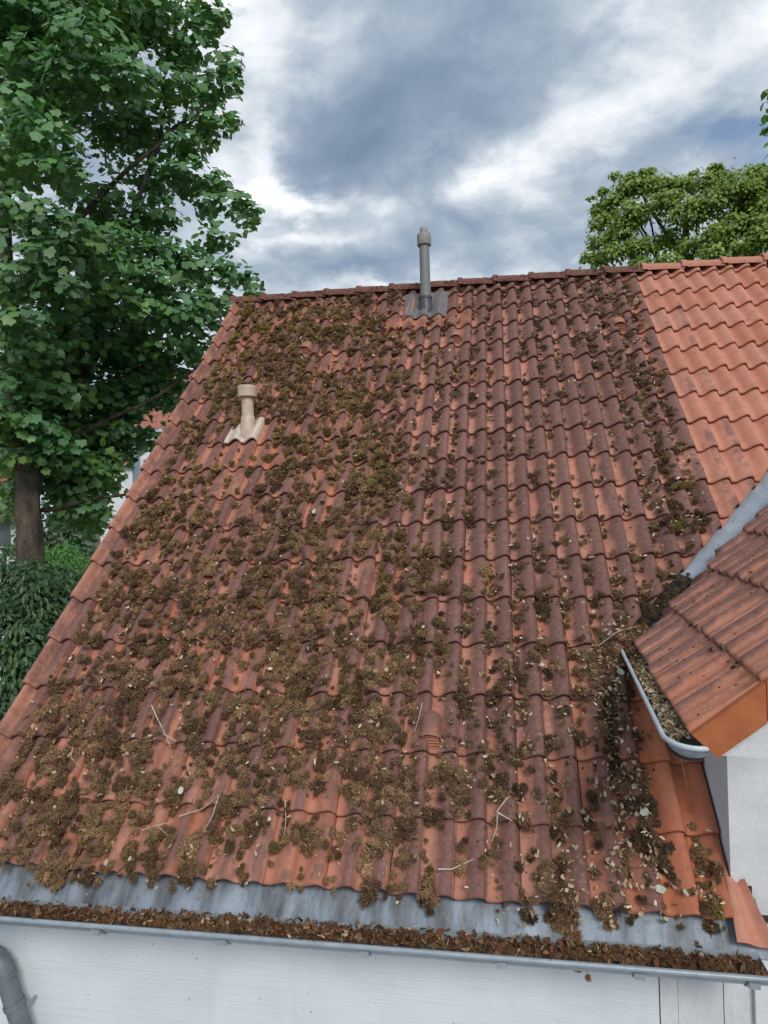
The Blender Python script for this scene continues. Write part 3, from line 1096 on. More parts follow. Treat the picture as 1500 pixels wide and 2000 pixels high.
TUFT_NEAR = [tuft(s, 2, 96, .55, .100, .42) for s in range(6)]
TUFT_FAR = [tuft(s+20, 1, 56, .60, .15, .42) for s in range(6)]
TUFT_BIG = [tuft(s+60, 3, 330, .40, .060, .34) for s in range(5)]
TUFT_SMOOTH = [tuft(s+40, 3, 700, .34, .045, .16, .8) for s in range(5)]
OLIVE = np.array([.185, .128, .050]); BROWN = np.array([.205, .126, .073]); GOLD = np.array([.290, .180, .095]); DARK = np.array([.072, .054, .034]); GREEN = np.array([.190, .150, .038])
RUST = np.array([.190, .100, .055])


def moss_mesh(name, P, N, S, tints, protos, which=None):
    """P positions, N normals, S (n,3) sizes, tints (n,3)"""
    n = len(P)
    which = rng.integers(0, len(protos), n) if which is None else which
    R = frames(N + rng.normal(0, .12, (n, 3)), rng.uniform(0, 6.283, n))
    Vs, Fs, Cs, off = [], [], [], 0
    for w in range(len(protos)):
        m = which == w
        if not m.any(): continue
        bv, bf, bt = protos[w]
        V, F, _ = scatter(bv, bf, P[m], R[m], S[m])
        C = (tints[m][:, None, :]*bt[None, :, None]).reshape(-1, 3)
        Vs.append(V); Fs.append(F+off); Cs.append(C); off += len(V)
    return mesh_np(name, np.concatenate(Vs), [np.concatenate(Fs)], MAT['moss'], smooth=False, colors=np.concatenate(Cs))


RN = np.array([0, -ST, CT])


def cover(u, v):
    """how thickly the moss grows at a place on the roof, 0 to 1"""
    i, k = u/WV, v/EX
    t = np.mod(i, 1.0)
    edge_i = -2.0 - .30*(k-5) + 5.0*(fbm(k*.35, 0*k, 31)-.5)       # the thick growth ends here
    wl = 1 - sstep(i, edge_i-2.5, edge_i+3.5)
    pan = 1 - wave(t)
    big = fbm(u*2.6, v*2.6, 5, 4)
    med = fbm(u*9, v*9, 6, 3)
    left = .48*pan + .50 - .07*sstep(k, 8, 13) + .06*(1-sstep(k, 2, 5)) + .75*(big-.5) + 1.0*(med-.5)
    # thinner just below the beige pipe, near the eave and at the verge
    thin = np.exp(-(((i+13.4)/2.0)**2 + ((k-9.2)/1.6)**2)) * .55
    thin = thin + .22*sstep(i, -13.5, -8)*(1-sstep(k, .4, 1.6))
    thin = thin + .05*sstep(i, -12, -5)*(1-sstep(k, 4, 7))
    thin = thin + .25*np.exp(-(((i+11)/1.2)**2+((k-12.8)/.8)**2)) + .3*np.exp(-(((i+9)/1.6)**2+((k-13.6)/.7)**2))
    left = left - thin
    tp = np.exp(-((t-.17)/.14)**2)
    low = 1 - sstep(k, 3.5, 8)
    stripe = np.exp(-((i-8.4)/1.3)**2)*sstep(k, 4, 6.5)*.30 + np.exp(-((i-4.4)/1.2)**2)*(1-sstep(k, 4.5, 6))*.25
    right = .56*tp + .36 + .16*low + .95*(fbm(u*7, v*4, 8, 3)-.5) + .50*(med-.5) + .12 + stripe - .10*(1-low)*(1-sstep(i, 4, 7)) - .30*wave(t)
    c = wl*left + (1-wl)*right
    c = np.where(i > 9.6 + .6*(fbm(v*3, 0*v, 9)-.5), -1, c)
    c = np.where(i < -18.35, -1, c)
    c = np.where((i < -17.9) & (k < 17), c - .45, c)
    c = np.where((k < 3.9) & (u > 1.0), -1, c)
    c = np.where((i > 5.15) & (k > .75) & (k < 3.95), -1, c)
    c = np.where((k >= 3.9) & (v < valley_v(u) + .05), -1, c)
    # around the pipes and the hoods
    c = np.where((np.abs(u+2.07) < .17) & (np.abs(v-3.47) < .14), -1, c)
    c = np.where((u > -.88) & (u < -.39) & (v > 5.27), -1, c)
    for o, i0, k0 in vents:
        c = np.where((np.abs(u-(i0+1)*WV) < .066) & (v > k0*EX+.0) & (v < k0*EX+.16), -1, c)
    return c, wl


def roof_moss():
    # clumps first, then the tufts each clump is made of
    step = .066
    gu = np.arange(-2.80, 1.95, step); gv = np.arange(-.01, 5.85, step)
    U, V = np.meshgrid(gu, gv)
    U = (U + rng.uniform(-.55, .55, U.shape)*step).ravel(); V = (V + rng.uniform(-.55, .55, V.shape)*step).ravel()
    c, wl = cover(U, V)
    keep = (c > .46) & (rng.random(len(c)) < .55 + 1.3*(c-.5) + .2*wl)
    U, V, c, wl = U[keep], V[keep], c[keep], wl[keep]
    nc = len(U)
    cr = np.clip(.021 + .032*np.clip(c-.5, 0, .6) + rng.gamma(1.5, .0070, nc), .018, .060)*(.80+.20*wl)
    cnt = np.clip((cr/.0140)**1.3, 2, 8).astype(int)
    idx = np.repeat(np.arange(nc), cnt)
    n = len(idx)
    ang = rng.uniform(0, 6.283, n); rr = np.sqrt(rng.random(n))
    u = U[idx] + cr[idx]*rr*np.cos(ang)*.80; v = V[idx] + cr[idx]*rr*np.sin(ang)*1.05
    c2, w2 = cover(u, v)
    ok = c2 > .22
    idx, rr, u, v = idx[ok], rr[ok], u[ok], v[ok]
    n = len(idx)
    size = cr[idx]*rng.uniform(.34, .64, n)
    lift = (1-rr**2)*cr[idx]*.80 + rng.uniform(0, .006, n)
    P = roof_pt(u, v, roof_h(u, v) + size*.15 + lift)
    S = np.stack([size*rng.uniform(.85, 1.3, n), size*rng.uniform(.85, 1.3, n), size*rng.uniform(.75, 1.1, n)], 1)
    k = V/EX
    g1 = fbm(U*1.9, V*1.9, 12, 3); g2 = fbm(U*6, V*6, 13, 3)
    T = BROWN*(1-0*U[:, None])
    green = np.clip(sstep(g1, .42, .64)*(.25 + .6*sstep(k, 3, 12)) * (.35+.65*wl), 0, 1)
    T = T + (OLIVE-T)*green[:, None]
    T = T + (GREEN-T)*(sstep(k, 9, 16)*wl*sstep(g2, .48, .66)*sstep(-U, .9, 2.3)*.85)[:, None]
    T = T + (GOLD-T)*((rng.random(nc) < .10)*.55)[:, None]
    T = T + (DARK-T)*((1-wl)*.60*rng.uniform(.2, 1, nc))[:, None]
    T = T*rng.uniform(.42, 1.18, (nc, 1))
    Tt = T[idx]*rng.uniform(.70, 1.30, (n, 1))
    near = v < 2.5
    for nm, m, pr, lb in (('roof_moss', near, TUFT_NEAR, 'chunky brown moss clumps in the hollows of the lower tile rows'),
                          ('roof_moss', ~near, TUFT_FAR, 'brown and olive moss clumps over the upper tile rows')):
        me = moss_mesh(nm, P[m], np.tile(RN, (m.sum(), 1)), S[m], Tt[m], pr)
        tag(link(nm, me), lb, 'moss', kind='stuff')
    return u, v, size + lift, wl[idx]


MU, MV, MS, MW = roof_moss()

# petals, seeds and dry leaf bits
def leaf_bit():
    xs = np.array([-1, -.5, .1, .7, 1.0])
    w = np.array([0, .42, .5, .32, 0])
    V, F = [], []
    for x, ww in zip(xs, w):
        V += [(x, -ww, .10*x*x+.10), (x, 0, .05*x), (x, ww, .10*x*x+.16)]
    for i in range(4):
        for j in range(2):
            a_ = i*3+j
            F += [(a_, a_+3, a_+4), (a_, a_+4, a_+1)]
    return np.array(V, float), np.array(F)


BIT_V, BIT_F = leaf_bit()


def litter(name, P, N, size, tint, label, mat='dry', tiltness=.35):
    n = len(P)
    R = frames(N + rng.normal(0, tiltness, (n, 3)), rng.uniform(0, 6.283, n))
    S = np.stack([size, size*rng.uniform(.35, 1.3, n), size*rng.uniform(.4, 1.5, n)], 1)
    V, F, C = scatter(BIT_V, BIT_F, P, R, S, tint)
    V = V + rng.normal(0, 1, V.shape)*np.repeat(size, len(BIT_V))[:, None]*.13
    o = link(name, mesh_np(name, V, [F], MAT[mat], smooth=True, colors=C))
    return tag(o, label, 'leaf litter', kind='stuff')


TAN = np.array([.40, .30, .20]); PALE = np.array([.56, .47, .36]); LBROWN = np.array([.22, .13, .075]); LRUST = np.array([.20, .085, .045])


def mixtint(n, cols, w):
    c = np.array(cols)[rng.choice(len(cols), n, p=w)]
    return c*rng.uniform(.75, 1.2, (n, 1))


def roof_litter():
    # most bits lie on or beside the moss
    n1 = 4600
    pr = .35 + .9*(1-MW)
    pr = pr*(.4+sstep(-MV, -3.6, -.5))
    idx = rng.choice(len(MU), n1, p=pr/pr.sum())
    u = MU[idx] + rng.normal(0, .022, n1); v = MV[idx] + rng.normal(0, .03, n1)
    hh = roof_h(u, v) + .006 + np.where(rng.random(n1) < .55, MS[idx]*.9, .0)
    n2 = 420
    u2 = rng.uniform(-1.5, 1.0, n2); v2 = rng.uniform(0, 3.2, n2)
    t2 = np.mod(u2/WV, 1); ok = (wave(t2) < .4) & (v2 > valley_v(u2)+.05) | (v2 < 1.2) & (wave(t2) < .4) & (u2 < 1.0)
    u = np.concatenate([u, u2[ok]]); v = np.concatenate([v, v2[ok]]); hh = np.concatenate([hh, roof_h(u2[ok], v2[ok])+.006])
    n = len(u)
    litter('leaf_litter', roof_pt(u, v, hh), np.tile(RN, (n, 1)), rng.gamma(3.0, .0030, n).clip(.004, .016), mixtint(n, (TAN, PALE, LBROWN), (.5, .25, .25)),
           'small pale dry leaf bits scattered among the roof moss', tiltness=.4)


roof_litter()


# dark crumbs fallen on bare tiles
def crumbs():
    n = 900
    u = rng.uniform(-2.6, 2.6, n); v = rng.uniform(.1, 5.6, n)
    ok = (v > valley_v(u)+.04) | (v < 1.3) & (u < 1.0)
    i = u/WV
    ok &= rng.random(n) < np.where(i > 10, .15, 1.0)
    u, v = u[ok], v[ok]
    P = roof_pt(u, v, roof_h(u, v)+.002)
    s = rng.uniform(.003, .0085, len(u))
    V, F = ico(1)
    R = frames(np.tile(RN, (len(u), 1)), rng.uniform(0, 6.28, len(u)))
    W, G_, C = scatter(V, F, P, R, np.stack([s*1.4, s, s*.6], 1), mixtint(len(u), (DARK, DARK*.7, BROWN*.6), (.4, .3, .3)))
    tag(link('moss_crumbs', mesh_np('moss_crumbs', W, [G_], MAT['moss'], colors=C)), 'dark moss crumbs strewn on the bare tiles', 'moss', kind='stuff')


crumbs()


# eave gutter filling
def gutter_fill():
    n = 1150
    x = rng.uniform(-2.98, 1.06, n)
    y = GY0 + rng.uniform(-.044, .044, n)
    bulge = fbm(x*3.0, 0*x, 21, 3)
    amount = .35 + 1.3*sstep(x, -.2, .7) * (1-sstep(x, .85, 1.05)*.7)
    z = -.118 + dz(x) + .026*(bulge-.3)*amount
    s = rng.uniform(.012, .022, n)*(.85+.3*sstep(x, 0, .8))
    T = BROWN + (RUST-BROWN)*rng.uniform(.2, 1, (n, 1))
    gsel = fbm(x*4, 0*x, 25, 2)
    T = T + (GOLD-T)*(sstep(gsel, .5, .7)*.6)[:, None]
    T = T*rng.uniform(.34, .80, (n, 1))
    me = moss_mesh('gutter_moss', np.stack([x, y, z], 1), np.tile([0, -.2, 1.0], (n, 1)), np.stack([s*1.2, s, s], 1), T, TUFT_FAR)
    tag(link('gutter_moss', me), 'reddish brown moss packed into the long eave gutter', 'moss', kind='stuff')
    n = 1500
    x = rng.uniform(-2.98, 1.0, n); y = GY0 + rng.uniform(-.058, .056, n)
    w = rng.random(n) < (.35 + .65*np.exp(-((x+.7)/.8)**2))
    x, y = x[w], y[w]
    n = len(x)
    P = np.stack([x, y, -.104 + dz(x) + rng.uniform(-.006, .014, n)], 1)
    litter('gutter_leaves', P, np.tile([0, -.3, 1.0], (n, 1)), rng.uniform(.010, .022, n), mixtint(n, (LBROWN*.8, LRUST*.7, TAN, BROWN*.5), (.34, .26, .09, .31)),
           'brown withered leaves lying on the moss of the eave gutter', tiltness=.9)


gutter_fill()


# moss that has slid over the tile edge onto the zinc, and the heap at the mouth of the valley
def heaps():
    P, N, S, T = [], [], [], []

    def heap(c, n, ru, rv, hmax, s, tint, spread=1.0):
        for _ in range(n):
            a_, b_ = rng.normal(0, .45), rng.normal(0, .45)
            u, v = c[0] + a_*ru, c[1] + b_*rv
            h = hmax*math.exp(-(a_*a_+b_*b_)*1.6)*rng.uniform(.3, 1)
            base = float(roof_h(u, v)) if v > 0 else -.045
            P.append(roof_pt(u, v, base + h)); N.append(RN)
            ss = s*rng.uniform(.7, 1.3)
            S.append((ss, ss, ss*.9)); T.append(tint*rng.uniform(.6, 1.25))
    heap((-2.17, .0), 50, .12, .10, .02, .021, BROWN)
    heap((-2.12, -.05), 10, .05, .05, .02, .018, BROWN)
    heap((-1.98, -.02), 16, .06, .06, .015, .018, BROWN)
    heap((.33, -.02), 34, .07, .10, .02, .022, BROWN)
    heap((.37, -.12), 22, .035, .10, .015, .018, RUST*1.1)
    heap((.52, .0), 16, .035, .07, .02, .018, BROWN)
    heap((.28, .10), 22, .06, .10, .02, .023, BROWN*1.1)
    heap((.86, -.11), 7, .03, .03, .01, .014, DARK*1.6)
    # valley mouth
    heap((.72, 1.30), 90, .15, .16, .05, .021, BROWN*.95)
    for (cu, cv, nn_) in ((.84, 1.46, 50), (.94, 1.60, 55), (1.04, 1.73, 50), (1.12, 1.84, 30)):
        for _ in range(nn_):
            a_, b_ = rng.normal(0, .5), rng.normal(0, .5)
            P.append(roof_pt(cu + .02 + a_*.075, cv - .03 + b_*.085, -.05 + .045*math.exp(-(a_*a_+b_*b_)) + rng.uniform(0, .012))); N.append(RN)
            ss = rng.uniform(.013, .023); S.append((ss, ss, ss)); T.append((DARK*1.15 if cu > .9 else BROWN*.75)*rng.uniform(.6, 1.3))
    heap((.60, 1.12), 60, .14, .22, .03, .021, BROWN*.8)
    heap((.63, .88), 34, .06, .25, .02, .020, BROWN*.75)
    heap((.63, .60), 24, .05, .20, .02, .022, DARK*1.5)
    heap((.73, .32), 26, .07, .12, .02, .022, BROWN*.7)
    heap((.78, .25), 22, .05, .1, .02, .022, DARK*1.2)
    heap((.93, .26), 14, .05, .09, .03, .022, BROWN*.8)
    heap((.98, .17), 12, .03, .07, .02, .019, RUST*.8)
    # dark damp moss in the valley itself
    for _ in range(230):
        s_ = rng.uniform(-.02, .42)
        z_, x_ = DO[2] + s_*math.sin(DP), DO[0] + s_*math.cos(DP)
        t_ = z_ + .05
        f_ = rng.normal(.25, .35)
        u_, v_ = x_ - .13*f_, t_*CT + z_*ST + .105*f_
        P.append(roof_pt(u_, v_, -.045 + rng.uniform(0, .03)*(1.3-s_))); N.append(RN)
        ss = rng.uniform(.012, .022); S.append((ss, ss, ss))
        T.append((DARK*1.1 if s_ > .12 else RUST*.85)*rng.uniform(.6, 1.3))
    me = moss_mesh('moss_heap', np.array(P), np.array(N), np.array(S), np.array(T), TUFT_NEAR)
    tag(link('moss_heap', me), 'dark loose moss heaped at the valley mouth and spilling over the eave', 'moss', kind='stuff')
    # leaves on those heaps
    n = 420
    c = np.array([(.72, 1.28), (.62, 1.10), (.63, .85), (.64, .55), (.70, .3), (.40, .10), (.60, .15), (.93, .15)])[rng.choice(8, n, p=(.2, .18, .16, .12, .1, .1, .08, .06))]
    u = c[:, 0] + rng.normal(0, .055, n); v = c[:, 1] + rng.normal(0, .10, n)
    ok = u < 1.0
    u, v = u[ok], v[ok]; n = len(u)
    litter('heap_leaves', roof_pt(u, v, roof_h(u, v) + rng.uniform(.015, .045, n)), np.tile(RN, (n, 1)), rng.uniform(.008, .017, n), mixtint(n, (TAN, PALE, LBROWN), (.5, .3, .2)),
           'pale dry leaves on the dark moss beside the dormer gutter', tiltness=.5)
    # dry leaves packed in the dormer gutter
    n = 1500
    t = rng.uniform(-.05, 1.25, n); w = rng.uniform(-.9, .9, n)
    P = np.array([gp_(a_, b_*RG*.92, .022*(b_*b_) - .004 - .020*math.exp(-((a_-.5)/.4)**2) - rng.uniform(-.004, .012)) for a_, b_ in zip(t, w)])
    litter('dormer_gutter_leaves', P, np.tile([0, -.2, 1.0], (n, 1)), rng.uniform(.009, .019, n), mixtint(n, (TAN, PALE*.9, LBROWN, TAN*.75), (.40, .22, .18, .20)),
           'tan dry leaves heaped along the short dormer gutter', tiltness=.7)
    n = 90
    t = rng.uniform(.55, 1.45, n); w = rng.uniform(-.9, .9, n)
    P = np.array([gp_(a_, b_*RG*.9, -.002) for a_, b_ in zip(t, w)])
    s = rng.uniform(.012, .02, n)
    me = moss_mesh('dormer_gutter_moss', P, np.tile([0, 0, 1.0], (n, 1)), np.stack([s, s, s], 1), BROWN*rng.uniform(.5, 1.1, (n, 1)), TUFT_NEAR)
    tag(link('dormer_gutter_moss', me), 'brown moss at the far end of the short dormer gutter', 'moss', kind='stuff')
    # moss between the dormer tiles
    P, S, T = [], [], []
    for s_row, cnt in ((.27, 30), (.59, 30), (.90, 16)):
        for _ in range(cnt):
            t = rng.uniform(-.6, min(1.6, valley_t(s_row))); jj = rng.random() < .75
            s = s_row + rng.normal(0, .014) if jj else s_row - rng.uniform(0, .22)
            if not jj: t = -.66 + DW*round((t+.66)/DW) + rng.normal(0, .012)
            P.append(dpt(t, s, .028 if not jj else .016)); ss = rng.uniform(.006, .016); S.append((ss, ss, ss)); T.append((DARK*1.2 if rng.random() < .6 else BROWN*.7)*rng.uniform(.7, 1.2))
    for _ in range(110):
        t, s = rng.uniform(-.62, 1.2), rng.uniform(0, .95)
        if t > valley_t(s)-.05: continue
        P.append(dpt(t, s, .030*rng.uniform(.6, 1))); ss = rng.uniform(.002, .006); S.append((ss, ss*1.5, ss)); T.append(DARK*.9)
    me = moss_mesh('dormer_moss', np.array(P), np.tile(DN, (len(P), 1)), np.array(S), np.array(T), TUFT_FAR)
    tag(link('dormer_moss', me), 'dark moss in the joints between the ribbed dormer tiles', 'moss', kind='stuff')
    # crust of moss and lichen on the ridge caps
    P, N, S, T = [], [], [], []
    for _ in range(1500):
        u = rng.uniform(-2.9, 1.25) if rng.random() < .8 else rng.uniform(1.0, 1.6)
        if rng.random() < .25: u = rng.uniform(-2.9, -1.6)
        th = rng.uniform(.25, 2.6)
        if rng.random() > .35 + .65*float(fbm(u*6, 0., 44, 2) > .42): continue
        yc, zc = RV(u)*CT, RV(u)*ST - .055
        p = np.array([u, yc - .112*math.cos(th), zc + .086*math.sin(th)**.8])
        P.append(p); N.append((0, -math.cos(th), math.sin(th)))
        ss = rng.uniform(.004, .010)
        gr_ = u < -2.62
        if gr_: ss *= 1.7
        S.append((ss*1.3, ss*1.3, ss*.7)); T.append((GREEN*1.1 if gr_ else np.array([.085, .05, .042]) if rng.random() < .75 else RUST)*rng.uniform(.6, 1.3))
    me = moss_mesh('ridge_moss', np.array(P), np.array(N), np.array(S), np.array(T), TUFT_FAR)
    tag(link('ridge_moss', me), 'dark crusty moss along the older ridge tiles', 'moss', kind='stuff')


heaps()


# some cushions that stand apart
def cushion(u, v, s, tint, label, proto=0, stretch=(1, 1), smooth=True):
    pr = (TUFT_SMOOTH if smooth else TUFT_NEAR)[proto]
    bv, bf, bt = pr
    P = roof_pt(u, v, float(roof_h(u, v)) + s*.2)
    R = frames(RN[None], np.array([rng.uniform(-.2, .2)]))[0]
    V = (bv*np.array([s*stretch[0], s*stretch[1], s*.9])) @ R.T
    me = mesh_np('moss_cushion', V, [bf], MAT['moss'], colors=bt[:, None]*tint[None])
    o = link('moss_cushion', me, None, Matrix.Translation(P))
    tag(o, label, 'moss cushion', 'moss cushions standing apart on the tiles')


cushion(-.50, .20, .030, GOLD*.95, 'long golden moss cushion in a hollow near the middle of the eave', 0, (1.0, 2.6))
cushion(-1.05, .16, .036, OLIVE*.7, 'rounded dark moss cushion on the lowest tile row left of the eave middle', 1, (1, 1.6))
cushion(-1.24, .22, .034, OLIVE, 'olive moss cushion just left of the dark rounded one near the eave', 2, (1, 1.5))
cushion(-.62, .95, .040, DARK*1.4, 'big dark green moss cushion two rows above the middle hood', 3, (1, 1.3))
cushion(.74, .46, .040, DARK*1.1, 'dark moss cushion beside the shadowed orange tiles right of the roof', 4, (.9, 1.5))
cushion(.955, .03, .036, GREEN*.9, 'bright green moss cushion at the right end of the eave', 0, (1, 1.6))
cushion(1.25, 2.27, .040, GREEN*.75, 'olive cushion on a cut tile beside the zinc valley', 1, (1.1, 2.2))
cushion(1.33, 2.62, .040, OLIVE*.8, 'long dark olive cushion above the zinc valley under the newer tiles', 2, (1.0, 2.6))
cushion(.44, 2.10, .030, DARK, 'round black brown cushion on purple tiles up and left of the valley mouth', 3)
cushion(-.03, 2.95, .022, DARK, 'small round dark cushion on a purple tile in the middle of the roof', 4)


# twigs and pale flakes
def twig(pts, r, label, forks=()):
    mb = MB()
    for pl_ in (pts,) + tuple(forks):
        P = [roof_pt(u, v, float(roof_h(u, max(v, .01))) + h) for u, v, h in pl_]
        mb.tube(P, list(np.linspace(r, r*.45, len(P))), 6)
    me = mb.mesh('twig', MAT['twig']); smooth_by_angle(me, 60)
    c = roof_pt(pts[0][0], pts[0][1], 0)
    for vtx in me.vertices: vtx.co -= Vector(c)
    tag(link('twig', me, None, Matrix.Translation(c)), label, 'twig', 'dry twigs on the roof')


twig([(-1.95, .88, .055), (-1.88, .80, .050), (-1.80, .71, .05), (-1.75, .64, .045)], .0042, 'pale forked twig sticking up from the moss at the lower left of the roof', ([(-1.80, .70, .05), (-1.71, .66, .045)],))
twig([(-1.55, .26, .045), (-1.46, .32, .045), (-1.36, .37, .05)], .0030, 'thin pale twig across the tile ridges at the lower left near the eave', ([(-1.36, .37, .05), (-1.37, .27, .045), (-1.39, .19, .045)],))
twig([(-.22, .10, .035), (-.16, .105, .030), (-.11, .14, .035), (-.06, .155, .03)], .0042, 'short crooked twig on the lowest row right of the eave middle')
twig([(.10, .43, .05), (.05, .38, .045), (.045, .31, .045), (.02, .25, .035)], .0048, 'forked white twig among the leaves in the second row from the eave', ([(.05, .37, .045), (.12, .33, .04)],))
twig([(-1.02, .38, .04), (-1.0, .30, .04), (-.98, .18, .03)], .0026, 'fine bent twig hanging beside the dark rounded cushion')
twig([(-1.74, .19, .04), (-1.66, .215, .035), (-1.60, .18, .03)], .0030, 'small forked twig on the lowest row at the left', ([(-1.66, .215, .035), (-1.60, .25, .03)],))
twig([(.95, .78, .015), (.94, .68, .015), (.945, .55, .015)], .0022, 'hair thin pale stem on the sheltered orange tiles under the dormer gutter')
twig([(.62, 1.32, .07), (.72, 1.36, .075), (.84, 1.42, .06)], .0024, 'thin dry stalk lying on the moss heap at the valley mouth')
twig([(-.35, .93, .04), (-.36, .84, .045), (-.38, .76, .04)], .0024, 'thin stalk just left of the middle hood')
twig([(-2.35, .62, .04), (-2.30, .54, .04), (-2.24, .50, .04)], .0026, 'curled pale stalk in the thick moss near the left edge')


def flake(u, v, s, label, h=.03, seed=0):
    r = np.random.default_rng(seed)
    n = 18
    a_ = np.linspace(0, 2*math.pi, n, endpoint=False)
    rr = 1 + .18*np.sin(a_*2+seed) + r.normal(0, .05, n)
    mb = MB()
    ring = lambda f_, z: [(s*f_*x*math.cos(t), s*1.15*f_*x*math.sin(t), z) for t, x in zip(a_, rr)]
    mb.grid(np.array([ring(.05, .002), ring(.55, .003), ring(.85, .007), ring(1, .006), ring(1.0, .001), ring(.05, -.001)]), close=True)
    me = mb.mesh('lichen_flake', MAT['flake']); smooth_by_angle(me, 60)
    c = roof_pt(u, v, float(roof_h(u, v)) + h)
    M = Matrix.Translation(c) @ RF @ Matrix.Rotation(r.uniform(-.3, .3), 4, 'X') @ Matrix.Rotation(r.uniform(-.3, .3), 4, 'Y')
    tag(link('lichen_flake', me, None, M), label, 'lichen flake', 'pale flakes lying on the roof')


